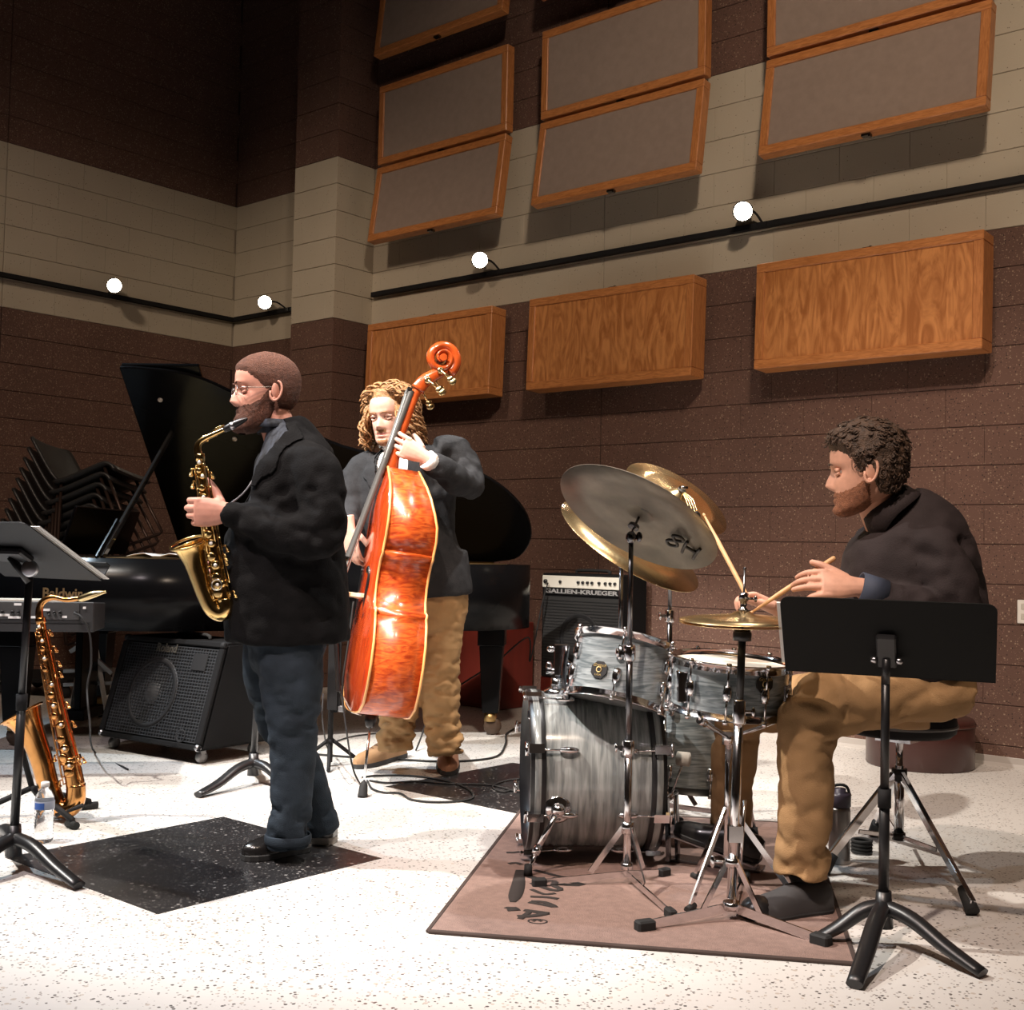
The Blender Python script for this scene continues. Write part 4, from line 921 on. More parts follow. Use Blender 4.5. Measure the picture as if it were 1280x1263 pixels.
# ================================================================== DRUM RUG
r0, r1, r2 = FL(535, 1167), FL(615, 1010), FL(1070, 1208)
ru = nrm(r2-r0); rv = np.cross(UPZ, ru); rlen = float(np.dot(r1-r0, rv)); rwid = float(np.linalg.norm(r2-r0))
rug = thing('drum_rug', 'dusty brown drum mat with dark script lettering under the kit', 'rug', r0+ru*rwid/2+rv*rlen/2)
RUGM = mat('brown_carpet', (.265, .175, .145), .95, bump=.6, bscale=420, var=.12, vscale=40); RUGE = mat('carpet_binding', (.05, .032, .026), .9)
INKM = mat('carpet_ink', (.026, .020, .018), .95)
b = MB(); b.box(r0+ru*rwid/2+rv*rlen/2+UPZ*.004, (rwid, rlen, .008), (ru, rv, UPZ)); build('pile', b, RUGM, rug)
for a_, c_ in ((0, 0), (0, 1), (1, 0), (1, 1)):
    b = MB()
    if a_ == 0: b.box(r0+ru*rwid/2+rv*(rlen if c_ else 0)+UPZ*.005, (rwid, .014, .010), (ru, rv, UPZ))
    else: b.box(r0+rv*rlen/2+ru*(rwid if c_ else 0)+UPZ*.005, (.014, rlen, .010), (ru, rv, UPZ))
    build('bound_edge', b, RUGE, rug, .003)
def ink(pts, w_):
    P_ = [FL(x, y, .0088) for x, y in pts]; b = MB(); b.tube(P_, [(.0008, q*1.0) for q in (w_ if isinstance(w_, list) else [w_*1.8]*len(P_))], 6, k=3, hint=UPZ); build('script_stroke', b, INKM, rug)
# lettering read from the left: registered mark, then script strokes running under the bass drum
b = MB(); c_ = FL(672, 1152, .0088); b.tube([c_+(ru*math.cos(a)*.026+rv*math.sin(a)*.020) for a in np.linspace(0, 6.283, 17)[:-1]], [(.0008, .003)]*16, 6, closed=True, hint=UPZ); build('registered_ring', b, INKM, rug)
ink([(666, 1152), (671, 1150), (677, 1152)], .003)
ink([(647, 1146), (668, 1145), (684, 1142)], .008); ink([(650, 1149), (662, 1140), (657, 1138), (672, 1141), (686, 1143)], .006); ink([(655, 1138), (672, 1140), (686, 1142)], .006)
ink([(661, 1128), (678, 1131), (694, 1134), (680, 1128), (664, 1127)], .006); ink([(663, 1121), (684, 1122), (698, 1124)], .006); ink([(664, 1112), (680, 1118), (694, 1117)], .005)
ink([(665, 1104), (690, 1113), (700, 1111), (672, 1100)], .007); ink([(662, 1096), (695, 1105), (728, 1106), (690, 1098)], .008); ink([(668, 1088), (700, 1096), (722, 1100)], .006)
ink([(650, 1088), (648, 1105), (644, 1120), (641, 1128)], [.016, .024, .024, .010]); ink([(636, 1137), (640, 1136), (643, 1139)], .012); ink([(633, 1066), (642, 1066), (650, 1065)], .006); ink([(636, 1080), (645, 1079), (652, 1081)], .006)

# ================================================================== DRUM KIT
PEARL = grain_mat('grey_oyster_wrap', (.13, .155, .165), (.36, .40, .41), .16, 7, stretch=(1.2, 1.2, 9), dist=1.2, coat=.5, detail=4)
PEARLB = grain_mat('grey_oyster_wrap_bass', (.13, .145, .145), (.33, .35, .34), .16, 7, rot=(0, 0, -YAW), stretch=(9, .9, .9), dist=.3, coat=.5, detail=4, tex=True)
HEAD = mat('coated_drumhead', (.80, .76, .66), .6); CLEAR = mat('clear_drumhead', (.30, .31, .31), .2)
BADGE = mat('badge_black', (.012, .011, .011), .4); BGOLD = mat('badge_gold', (.62, .46, .20), .35, .7)
def drum(t, c, ax, r, h, lugs, shell=PEARL, hoop=CHROME, top=HEAD, lug_ang0=0., badge=None, hoopw=.022):
    """c: centre of the shell, ax: axis to the batter side"""
    ax = nrm(ax); e = nrm(np.cross(ax, fwh if abs(np.dot(ax, fwh)) < .8 else UPZ)); g = np.cross(ax, e)
    def cy(a, rr, z): return c+ax*z+(e*math.cos(a)+g*math.sin(a))*rr
    b = MB(); b.lathe([(r, -h/2), (r, h/2)], c, ax, 48, cap=False); sh = build('shell', b, shell, t)
    for s_ in (1, -1):
        b = MB(); b.lathe([(r+.003, s_*(h/2-.002)), (r+.012, s_*(h/2-.004)), (r+.013, s_*(h/2-.004+hoopw)), (r+.017, s_*(h/2-.002+hoopw)), (r+.005, s_*(h/2+hoopw)), (r+.004, s_*(h/2-.002))], c, ax, 48, cap=False); build('hoop', b, hoop, t)
        b = MB(); b.lathe([(r+.004, s_*(h/2+.001)), (0, s_*(h/2+.004))], c, ax, 48, cap=False); build('drum_head', b, top if s_ > 0 else CLEAR, t)
    for k in range(lugs):
        a = lug_ang0+2*math.pi*k/lugs; d = cy(a, 1, 0)-cy(a, 0, 0); tn = np.cross(ax, d)
        for s_ in ((1, -1) if h > .15 else (0,)):
            lc = cy(a, r+.010, s_*(h/2-.055)); b = MB(); b.ell(lc, (.011, .014, .026), (d, tn, ax)); b.box(lc-d*.004, (.012, .022, .045), (d, tn, ax)); lg = build('lug', b, CHROME, t)
            z1_ = s_*(h/2+hoopw*.8) if s_ else h/2+hoopw*.8
            b = MB(); b.tube([lc+d*.004, cy(a, r+.014, z1_)], .0035, 6); b.lathe([(.008, -.004), (.008, .010)], cy(a, r+.016, z1_), ax*(s_ or 1), 8); build('tension_rod', b, CHROME, lg)
            if not s_: b = MB(); b.tube([lc+d*.004, cy(a, r+.014, -z1_)], .0035, 6); b.lathe([(.008, -.004), (.008, .010)], cy(a, r+.016, -z1_), -ax, 8); build('tension_rod', b, CHROME, lg)
    if badge:
        p, _ = badge; d = p-c; d = nrm(d-ax*np.dot(d, ax)); p = c+ax*np.dot(p-c, ax)+d*(r+.002); tn = np.cross(ax, d); rb_ = .030
        tn = tn if np.dot(tn, rth) > 0 else -tn
        b = MB(); b.lathe([(rb_, 0), (rb_, .003), (rb_*.96, .004)], p, d, 8, e=nrm(ax*math.cos(.39)+tn*math.sin(.39))); bd = build('badge', b, BADGE, t)
        b = MB(); b.lathe([(.007, .004), (.010, .005), (.010, .006), (.007, .006), (.007, .004)], p, d, 16, cap=False); build('badge_grommet', b, BGOLD, bd)
        text_part('badge_lettering', 'Gretsch', .015, p+d*.0048+ax*.014, tn, ax, BGOLD, bd, .0006, shear=.3, wd=.044)
        text_part('badge_lettering', 'USA', .009, p+d*.0048-ax*.017, tn, ax, BGOLD, bd, .0006, wd=.022)
    return cy
# --- bass drum: axis runs left-right, batter side to the right
kc0 = W(736, 992, 4.08); KR = .255; kx = nrm(rth*.995+fwh*.06); kc0[2] = KR+.036
KH = .345
kd = thing('bass_drum', 'grey pearl bass drum with striped hoops lying across the mat', 'drum', A(kc0[0], kc0[1], .008))
ke = UPZ; kg = np.cross(kx, ke); kg = kg if np.dot(kg, fwh) < 0 else -kg
def kpt(a, rr, u): return kc0+kx*u+(ke*math.cos(a)+kg*math.sin(a))*rr     # a=0 up, 90 deg towards the camera
b = MB(); b.lathe([(KR, -KH/2), (KR, KH/2)], kc0, kx, 56, cap=False); build('shell', b, PEARLB, kd)
for s_ in (-1, 1):
    b = MB(); b.lathe([(KR-.004, s_*(KH/2-.002)), (KR+.011, s_*(KH/2-.002)), (KR+.013, s_*(KH/2)), (KR+.013, s_*(KH/2+.046)), (KR+.002, s_*(KH/2+.048)), (KR-.004, s_*(KH/2-.002))], kc0, kx, 56, cap=False); hp = build('hoop', b, BLACK, kd)
    b = MB(); b.lathe([(KR+.0132, s_*(KH/2+.013)), (KR+.0145, s_*(KH/2+.014)), (KR+.0145, s_*(KH/2+.033)), (KR+.0132, s_*(KH/2+.034))], kc0, kx, 56, cap=False); build('hoop_inlay', b, PEARLB, hp)
    b = MB(); b.lathe([(KR, s_*(KH/2+.004)), (0, s_*(KH/2+.006))], kc0, kx, 48, cap=False); build('drum_head', b, HEAD if s_ < 0 else CLEAR, kd)
for k in range(8):
    a = math.radians(22+45*k)
    for s_ in (-1, 1):
        d = nrm(kpt(a, 1, 0)-kc0); tn = np.cross(kx, d); lc = kpt(a, KR+.012, s_*(KH/2-.075))
        b = MB(); b.ell(lc, (.014, .012, .034), (d, tn, kx)); b.box(lc-d*.006, (.012, .018, .055), (d, tn, kx)); lg = build('lug', b, CHROME, kd)
        b = MB(); b.tube([lc, kpt(a, KR+.022, s_*(KH/2+.06))], .0035, 6); b.box(kpt(a, KR+.024, s_*(KH/2+.030)), (.016, .03, .05), (d, tn, kx)); b.tube([kpt(a, KR+.024, s_*(KH/2+.062))-tn*.022, kpt(a, KR+.024, s_*(KH/2+.062))+tn*.022], .005, 8); build('claw', b, CHROME, lg)
# spur on the camera side
sp0 = PL(697, 1011, kc0+kg*KR*.95, kg)
b = MB(); b.lathe([(.046, -.006), (.046, .004), (.036, .012), (.0, .014)], sp0, kg, 24, cap=False); b.ell(sp0+kg*.022, (.024, .024, .022)); spu = build('spur', b, CHROME, kd)
sft = FL(660, 1093, .014); smid = sp0*.3+sft*.7+UPZ*.012
b = MB(); b.tube([sp0+kg*.025, smid], .009, 10); b.tube([smid, sft], .0065, 8); b.lathe([(.013, -.014), (.013, .014)], smid, nrm(sft-sp0), 12); build('spur_leg', b, CHROME, spu)
b = MB(); b.tube([sft+UPZ*.03, sft-UPZ*.004], [.012, .014], 10); build('spur_tip', b, RUBBER, spu)
sp2 = kc0-kg*KR*.9-kx*.1+UPZ*-.05; sf2 = A(sp2[0], sp2[1], .014)-kg*.14-kx*.06
b = MB(); b.ell(sp2, (.03, .03, .03)); b.tube([sp2, sf2], .008, 8); build('spur', b, CHROME, kd)
# tom mount on top
tm = kpt(0, KR, -.115); b = MB(); b.lathe([(.045, -.004), (.045, .012), (.03, .022), (.022, .024)], tm, UPZ, 20); mt_ = build('tom_mount', b, CHROME, kd)
tmt = W(701, 832, dep(tm)); b = MB(); b.tube([tm+UPZ*.01, tmt+UPZ*.06], .0125, 12); build('mount_post', b, DARKSTEEL, kd)
b = MB(); b.lathe([(.022, -.02), (.022, .02)], tm+UPZ*.035, UPZ, 12); b.tube([tm+UPZ*.035, tm+UPZ*.035+rth*.06-fwh*.02], .006, 8); b.ell(tm+UPZ*.045+rth*.07, (.012, .008, .018)); build('wing_bolt', b, CHROME, mt_)
b = MB(); b.box(W(668, 893, dep(tm)-.02), (.045, .03, .035), (kx, kg, UPZ)); build('cymbal_clamp', b, CHROME, kd, .006)
# --- rack tom
tax = nrm(UPZ*.93+rth*.20+fwh*.26); tc = W(775, 843, 3.955)
rt_ = thing('rack_tom', 'grey pearl rack tom tilted above the bass drum', 'drum', tc-tax*.12)
drum(rt_, tc, tax, .160, .185, 6, PEARL, CHROME, HEAD, .35, badge=(W(741, 832, 3.77), 0))
b = MB(); b.tube([tmt, tmt+UPZ*.01+rth*.02, tc-rth*.16+UPZ*.02], .011, 10); b.box(tmt+UPZ*.02, (.045, .05, .10), (rth, fwh, UPZ)); b.lathe([(.012, -.03), (.012, .03)], tmt+UPZ*-.02-rth*.02, rth, 10); build('mount_bracket', b, CHROME, rt_)
b = MB(); b.tube([tc-rth*.175+UPZ*.09, tc-rth*.185-UPZ*.01, tc-rth*.17-UPZ*.085], .008, 8, k=3); build('suspension_hoop', b, DARKSTEEL, rt_)
b = MB(); b.ell(tmt+UPZ*.055-rth*.035, (.016, .010, .012)); b.ell(tmt-UPZ*.005-rth*.04, (.012, .010, .018)); build('wing_nut', b, CHROME, rt_)
# --- floor tom
fc_ = W(866, 924, 4.42); fax = nrm(UPZ+rth*.03+fwh*.03)
ft = thing('floor_tom', 'grey pearl floor tom standing between bass drum and snare', 'drum', A(fc_[0], fc_[1], .0))
fc_[2] = .36; cyf = drum(ft, fc_, fax, .178, .33, 8, PEARL, BLACK, HEAD, .2)
for a in (.9, 3.0, 5.1):
    d = nrm(cyf(a, 1, 0)-fc_); p = fc_+d*.20
    b = MB(); b.tube([p+UPZ*.10, A(p[0], p[1], .17), A(p[0]+d[0]*.03, p[1]+d[1]*.03, .03)], .006, 8); b.box(p-d*.01, (.03, .03, .06), (d, np.cross(UPZ, d), UPZ)); lg = build('leg', b, CHROME, ft)
    b = MB(); b.tube([A(p[0]+d[0]*.028, p[1]+d[1]*.028, .04), A(p[0]+d[0]*.032, p[1]+d[1]*.032, .0)], [.011, .013], 10); build('rubber_foot', b, RUBBER, lg)
# --- snare on its stand
sax_ = nrm(UPZ+rth*.05-fwh*.06); sc_ = W(912, 856, 3.62)
sn = thing('snare_drum', 'grey pearl snare drum with white head before the knee of the drummer', 'drum', sc_-UPZ*.09)
cys = drum(sn, sc_, sax_, .172, .125, 10, PEARL, CHROME, HEAD, .1, badge=(W(958, 856, 3.45), 0), hoopw=.020)
p = sc_-rth*.155-fwh*.09; b = MB(); b.box(p, (.03, .03, .09), (rth, fwh, UPZ)); b.tube([p-UPZ*.04, p+UPZ*.05-rth*.015], .006, 8); build('strainer', b, CHROME, sn, .004)
b = MB()
for k in range(12): b.tube([sc_-sax_*.071+rth*-.15+fwh*(k-5.5)*.003, sc_-sax_*.071+rth*.15+fwh*(k-5.5)*.003], .0012, 4)
build('snare_wires', b, STEEL, sn)['kind'] = 'stuff'
snst = thing('snare_stand', 'chrome snare stand under the grey snare drum', 'drum stand', A(sc_[0], sc_[1], 0))
hubz = sc_[2]-.16; hc = A(sc_[0], sc_[1], hubz)
for d in (rth, -rth*.6+fwh*.8, -rth*.6-fwh*.8):
    d = nrm(d); b = MB(); b.tube([hc, hc+d*.10+UPZ*.035, hc+d*.185+UPZ*.07, hc+d*.192+UPZ*.10], .006, 8); b.tube([hc+d*.155+UPZ*.058, hc+d*.19+UPZ*.071], .011, 8); build('basket_arm', b, CHROME, snst)
b = MB(); b.tube([hc+UPZ*.01, A(hc[0], hc[1], .12)], .011, 10); b.lathe([(.02, -.02), (.02, .02)], hc, UPZ, 12); build('post', b, CHROME, snst)
for a in (.5, 2.6, 4.7):
    d = A(math.cos(a), math.sin(a), 0); f_ = A(hc[0], hc[1], .012)+d*.20
    b = MB(); b.bar(A(hc[0], hc[1], .27)+d*.012, f_+UPZ*.01, .016, .006, hint=np.cross(UPZ, d)); lg = build('leg', b, CHROME, snst)
    b = MB(); b.tube([f_-d*.02+UPZ*.006, f_+d*.02], .010, 8); build('rubber_foot', b, RUBBER, lg)
# --- cymbals
CYM = mat('cymbal_bronze', (.72, .52, .27), .27, 1., var=.15, vscale=14, bump=.06, bscale=70); CYMR = mat('cymbal_raw', (.17, .145, .115), .5, .75, var=.22, vscale=12, bump=.08, bscale=60)
def cymbal(name, c, n, r, mt, label, under=False, bell=.13):
    n = nrm(n); t = thing(name, label, 'cymbal', c-n*.01); th_ = .0016
    pr = [(0.004, .030), (bell*r*.7, .026), (bell*r*1.25, .014), (bell*r*1.5, .011), (r*.6, .005), (r, -.007)]
    b = MB(); b.lathe(pr+[(r, -.007-th_), (r*.6, .005-th_), (bell*r*1.5, .011-th_), (bell*r*1.25, .014-th_), (bell*r*.7, .026-th_), (.004, .030-th_)], c, n, 64, cap=False); build('cymbal_disc', b, mt, t)
    gr_ = MB()
    b = MB(); b.lathe([(.006, .028), (.017, .029), (.017, .036), (.006, .037)], c, n, 14); build('felt', b, mat('felt_grey', (.10, .10, .095), .95), t)
    b = MB(); b.lathe([(.006, .036), (.011, .037), (.011, .050), (.004, .053)], c, n, 10); b.bar(c+n*.046-rth*.018, c+n*.046+rth*.018, .006, .010); build('wing_nut', b, CHROME, t)
    return t
def stand(name, label, foot, tip, n, feet, rb=.0125, mids=(.36, .64), bot=.05, D_=None, post_mat=CHROME, upper=DARKSTEEL, brace=True):
    t = thing(name, label, 'cymbal stand', A(foot[0], foot[1], 0), 'chrome cymbal stands'); foot = A(foot[0], foot[1], bot); top = tip
    q = [foot*(1-f)+top*f for f in mids]
    b = MB(); b.tube([foot, q[0]], rb, 12); build('lower_tube', b, post_mat, t)
    b = MB(); b.tube([q[0], q[1]], rb*.82, 12); build('middle_tube', b, upper, t)
    b = MB(); b.tube([q[1], top-nrm(top-foot)*.03], rb*.62, 12); build('upper_tube', b, upper, t)
    for p in q:
        b = MB(); b.lathe([(rb*1.35, -.024), (rb*1.5, -.02), (rb*1.5, .02), (rb*1.2, .026)], p, top-foot, 14); b.bar(p-rth*.035, p+rth*.0, .012, .012); b.ell(p-rth*.038, (.006, .014, .016), (rth, fwh, UPZ)); build('height_clamp', b, CHROME, t)
    b = MB(); b.ell(top-UPZ*.02, (.018, .014, .02)); b.ell(top-UPZ*.018+rth*.025, (.012, .006, .016)); b.tube([top-UPZ*.01, top+nrm(n)*.055], .004, 8); b.lathe([(.019, .0), (.017, .012), (.006, .014)], top+nrm(n)*.012, n, 14); build('tilter', b, DARKSTEEL, t)
    hb = foot+UPZ*.13; b = MB(); b.lathe([(rb*1.6, -.018), (rb*1.6, .018)], hb, UPZ, 12); build('leg_collar', b, CHROME, t); b = MB(); b.lathe([(rb*1.5, -.01), (rb*1.5, .01)], foot+UPZ*.012, UPZ, 12); build('foot_collar', b, CHROME, t)
    for f_ in feet:
        f_ = np.asarray(f_, float); d = nrm(A(f_[0]-foot[0], f_[1]-foot[1], 0)); k_ = A(foot[0], foot[1], .045)+d*.42*np.linalg.norm((f_-foot)[:2])
        b = MB(); b.bar(hb+d*.015, k_, .018, .005, hint=np.cross(UPZ, d)); b.bar(foot+d*.0-UPZ*(bot-.028)+UPZ*.01, f_+UPZ*.018, .018, .006, hint=np.cross(UPZ, d)); lg = build('leg', b, CHROME, t)
        b = MB(); b.box(f_+UPZ*.016, (.045, .026, .032), (d, np.cross(UPZ, d), UPZ)); build('rubber_foot', b, RUBBER, lg, .005)
    return t
def ellN(ang, ratio, toward):  # top normal of a disc seen as an ellipse: ang = major axis slope (down to the right), ratio minor/major
    s_, c_ = math.sin(ang), math.cos(ang); inp = rt*s_+up*c_; k_ = math.sqrt(1-ratio*ratio); return nrm(inp*k_-fw*ratio*(1 if toward else -1))
# A: big raw ride seen from below
Aft = FL(783, 1108); nA = ellN(math.radians(31), .385, False); cA = W(798, 646, dep(Aft)-.02)
cymbal('ride_cymbal', cA, nA, .266, CYMR, 'large dull grey ride cymbal seen from below on the front stand')
stand('cymbal_stand', 'chrome cymbal stand carrying the dull ride cymbal before the bass drum', Aft, W(789, 664, dep(Aft)), nA, [FL(674, 1111), FL(838, 1150), FL(830, 1098)])
ca = bpy.data.objects['ride_cymbal']
# printed maker mark on its underside
mx = nrm(rt*math.cos(math.radians(31))-up*math.sin(math.radians(31))); mx = nrm(mx-nA*np.dot(mx, nA)); my = np.cross(nA, mx); mk = MB()
mo = cA+mx*.172-nA*.0055-my*.0
INKC = mat('cymbal_ink', (.025, .022, .02), .6)
# mark drawn as strokes: a looped figure and an H-like figure side by side
ud_ = nrm(my*-1 if np.dot(my, up) < 0 else my)
def mk_stroke(pts):
    b = MB(); b.tube([mo+mx*x*.046+ud_*(y-.7)*.042-nA*(.0025-.006*(x*.046)/.1) for x, y in pts], .0052, 6, k=3); build('printed_mark', b, INKC, ca)
mk_stroke([(-.9, .9), (-1.25, .3), (-.9, -.2), (-.45, .3), (-.85, .95), (-1.2, 1.5), (-.75, 1.9), (-.4, 1.4), (-.9, .9)]); mk_stroke([(.1, -.3), (-.1, .8), (-.2, 1.8)]); mk_stroke([(1.0, -.4), (.85, .7), (.8, 1.7)]); mk_stroke([(-.1, .85), (.4, .8), (.85, .75)])
# B: golden cymbal behind it
Bft = FL(775, 1040); nB = ellN(math.radians(30), .31, True); dB = 4.43
cB = W(789, 679, dB); cymbal('crash_cymbal', cB, nB, .292, CYM, 'large golden crash cymbal half hidden behind the dull ride cymbal')
fB = W(772, 990, dB); stand('cymbal_stand', 'chrome cymbal stand behind the bass drum carrying the golden crash', A(fB[0], fB[1], 0), W(777, 698, dB+.02), nB, [A(fB[0], fB[1], 0)+rth*.24+fwh*.12, A(fB[0], fB[1], 0)-rth*.22+fwh*.16, A(fB[0], fB[1], 0)+fwh*-.02+rth*.02-fwh*.0+fwh*.30])
# C: upper golden cymbal with sizzle chain
dC = 4.74; nC = ellN(math.radians(30), .44, True); cC = W(847, 621, dC)
cymbal('sizzle_cymbal', cC, nC, .228, CYM, 'smaller golden cymbal with sizzle chain above the drummer\'s stick')
tC = bpy.data.objects['sizzle_cymbal']
for k in range(4):
    b = MB(); p0_ = cC+nC*.03; q_ = W(866+k*2.0, 650-k*3.0, dC-.11); b.tube([p0_, (p0_+q_)/2+nC*.012+rth*(.004*(k-1.5)), q_], .0022, 6, k=4); build('sizzle_chain', b, BRASSM, tC)
b = MB(); q_ = W(870, 645, dC-.13); b.tube([q_+(rt*math.cos(a)+up*math.sin(a))*.014 for a in np.linspace(0, 6.28, 13)[:-1]], .004, 6, closed=True); build('chain_clip', b, BLACK, tC)
fC = W(836, 990, dC); fC[2] = 0
stand('cymbal_stand', 'chrome cymbal stand behind the floor tom carrying the sizzle cymbal', fC, W(838, 640, dC+.02), nC, [fC+rth*.25-fwh*.05, fC-rth*.2+fwh*.16, fC+fwh*.26+rth*.05])
# --- hi-hat
Hft = FL(914, 1152); dH = dep(Hft)+.02
hh = thing('hi_hat', 'chrome hi-hat stand with a pair of bronze cymbals before the snare drum', 'hi-hat', A(Hft[0], Hft[1], 0))
hcn = nrm(UPZ-fwh*.045+rth*-.01); hC = W(928, 779, dH)
for s_, dz in ((1, .014), (-1, -.006)):
    b = MB(); pr = [(.005, .022), (.022, .018), (.036, .008), (.10, .003), (.178, -.006)]
    b.lathe([(r, s_*z) for r, z in pr]+[(.178, s_*(-.007)), (.10, s_*.001), (.036, s_*.006), (.005, s_*.019)], hC+UPZ*dz, hcn, 56, cap=False); build('top_cymbal' if s_ > 0 else 'bottom_cymbal', b, CYM, hh)
b = MB(); b.tube([hC-UPZ*.05, W(931, 711, dH)], .0032, 8); b.ell(W(931, 711, dH), (.005, .005, .005)); build('pull_rod', b, DARKSTEEL, hh)
cl_ = W(929.5, 752, dH); b = MB(); b.lathe([(.012, -.030), (.016, -.028), (.016, -.022), (.010, -.020), (.010, .0), (.014, .002), (.014, .022), (.008, .026)], cl_, UPZ, 14); b.tube([cl_+UPZ*.008, cl_+UPZ*.008+rth*.03], .004, 8); b.ell(cl_+UPZ*.008+rth*.034, (.005, .005, .010)); build('clutch', b, CHROME, hh)
b = MB(); b.lathe([(.012, -.03), (.026, -.028), (.026, -.004), (.018, 0)], hC-UPZ*.022, UPZ, 16); build('seat_cup', b, BLACK, hh)
j1 = W(924, 890, dH); j2 = W(921, 1000, dH); ft_ = A(Hft[0], Hft[1], .045)
b = MB(); b.tube([hC-UPZ*.04, j1], .011, 12); build('upper_tube', b, BLACK, hh)
b = MB(); b.tube([j1, ft_+UPZ*.02], .0135, 12); build('lower_tube', b, CHROME, hh)
b = MB(); b.lathe([(.017, -.035), (.019, -.03), (.019, .03), (.016, .035)], j1, UPZ, 14); b.tube([j1, j1+rth*.035], .005, 8); b.ell(j1+rth*.04, (.006, .006, .014)); build('height_clamp', b, CHROME, hh)
b = MB(); b.tube([j2+rth*.022, ft_+UPZ*.08+rth*.022], .005, 8); b.box(ft_+UPZ*.20+rth*.008, (.04, .03, .045), (rth, fwh, UPZ)); build('spring_housing', b, CHROME, hh)
hbk = ft_+UPZ*.12; b = MB(); b.lathe([(.024, -.012), (.024, .01)], ft_, UPZ, 12); build('foot_collar', b, CHROME, hh); b = MB(); b.lathe([(.021, -.012), (.021, .012)], hbk, UPZ, 12); b.tube([hbk, hbk-rth*.05+fwh*.0], .004, 8); b.ell(hbk-rth*.055, (.008, .006, .018)); build('leg_collar', b, CHROME, hh)
for f_ in (FL(806, 1166), FL(1026, 1184), FL(930, 1105)):
    d = nrm(A(f_[0]-ft_[0], f_[1]-ft_[1], 0)); L_ = np.linalg.norm((f_-ft_)[:2]); k_ = A(ft_[0], ft_[1], .032)+d*.36*L_
    b = MB(); b.bar(hbk+d*.018, k_, .016, .005, hint=np.cross(UPZ, d)); b.bar(A(ft_[0], ft_[1], .040)+d*.01, f_+UPZ*.018, .026, .006, hint=np.cross(UPZ, d)); lg = build('leg', b, CHROME, hh)
    b = MB(); b.box(f_+UPZ*.017, (.055, .034, .034), (d, np.cross(UPZ, d), UPZ)); build('rubber_foot', b, RUBBER, lg, .005)
# --- bass drum pedal
pd0 = FL(845, 1078); pd1 = FL(950, 1092); pv = nrm(pd1-pd0)
pe = thing('drum_pedal', 'steel bass drum pedal under the far shoe of the drummer', 'pedal', (pd0+pd1)/2)
b = MB(); b.box((pd0+pd1)/2+UPZ*.014, (.30, .085, .008), (pv, np.cross(UPZ, pv), UPZ)); build('base_plate', b, DARKSTEEL, pe, .002)
b = MB(); b.prism([pd1+UPZ*.022-pv*.01+np.cross(UPZ, pv)*.04, pd1+UPZ*.022-pv*.01-np.cross(UPZ, pv)*.04, pd0+UPZ*.085-np.cross(UPZ, pv)*.034, pd0+UPZ*.085+np.cross(UPZ, pv)*.034], nrm(UPZ+pv*.2)*.008); build('footboard', b, STEEL, pe, .002)
for s_ in (-1, 1):
    b = MB(); b.bar(pd0+UPZ*.012+np.cross(UPZ, pv)*.05*s_-pv*.01, pd0+UPZ*.23+np.cross(UPZ, pv)*.05*s_-pv*.02, .022, .012); build('post', b, DARKSTEEL, pe)
b = MB(); b.tube([pd0+UPZ*.22-pv*.02-np.cross(UPZ, pv)*.06, pd0+UPZ*.22-pv*.02+np.cross(UPZ, pv)*.06], .008, 8); b.tube([pd0+UPZ*.22-pv*.02, pd0+UPZ*.34+pv*.02], .004, 8); b.tube([pd0+UPZ*.22-pv*.01, pd0+UPZ*.09], .004, 6); build('axle', b, CHROME, pe)
b = MB(); b.lathe([(.01, -.025), (.024, -.02), (.024, .02), (.01, .025)], pd0+UPZ*.345+pv*.02, pv, 14); build('beater', b, mat('beater_felt', (.5, .48, .42), .95), pe)
# --- throne
Tc = FL(1112, 1085); tz = W(1130, 905, dep(Tc)-.05)
th_ = thing('drum_throne', 'round black drum throne on a chrome tripod under the drummer', 'stool', A(Tc[0], Tc[1], 0))
sc0 = A(Tc[0]+rth[0]*.03, Tc[1]+rth[1]*.03, tz[2])
b = MB(); b.lathe([(.0, -.045), (.165, -.042), (.180, -.030), (.184, .0), (.178, .030), (.150, .045), (.0, .050)], sc0, UPZ, 36, cap=False); build('seat', b, BLACKM, th_)
b = MB(); b.lathe([(.184, -.012), (.1875, -.010), (.1875, -.004), (.184, -.002)], sc0, UPZ, 36, cap=False); build('seat_piping', b, mat('piping_grey', (.12, .12, .12), .5), th_)
b = MB(); b.tube([sc0-UPZ*.045, A(sc0[0], sc0[1], .20)], .0125, 12); b.box(sc0-UPZ*.055, (.12, .12, .02)); build('post', b, CHROME, th_)
b = MB(); b.tube([A(sc0[0], sc0[1], .34), A(sc0[0], sc0[1], .10)], .0165, 12); build('outer_tube', b, CHROME, th_)
hb = A(sc0[0], sc0[1], .31); lb_ = A(sc0[0], sc0[1], .105)
b = MB(); b.lathe([(.026, -.02), (.026, .02)], hb, UPZ, 12); build('leg_collar', b, BLACK, th_); b = MB(); b.lathe([(.022, -.012), (.022, .012)], lb_, UPZ, 12); build('brace_collar', b, BLACK, th_)
for f_ in (FL(1216, 1146), FL(1030, 1094), FL(1092, 1046)):
    d = nrm(A(f_[0]-hb[0], f_[1]-hb[1], 0)); m_ = hb*.45+(f_+UPZ*.02)*.55
    b = MB(); b.bar(hb+d*.02, f_+UPZ*.035, .030, .016, hint=np.cross(UPZ, d)); b.bar(lb_, m_-UPZ*.02, .016, .005, hint=np.cross(UPZ, d)); lg = build('leg', b, CHROME, th_, .003)
    b = MB(); b.tube([hb*.12+(f_+UPZ*.03)*.88, f_+UPZ*.012], [.017, .021], 12); build('rubber_foot', b, RUBBER, lg)
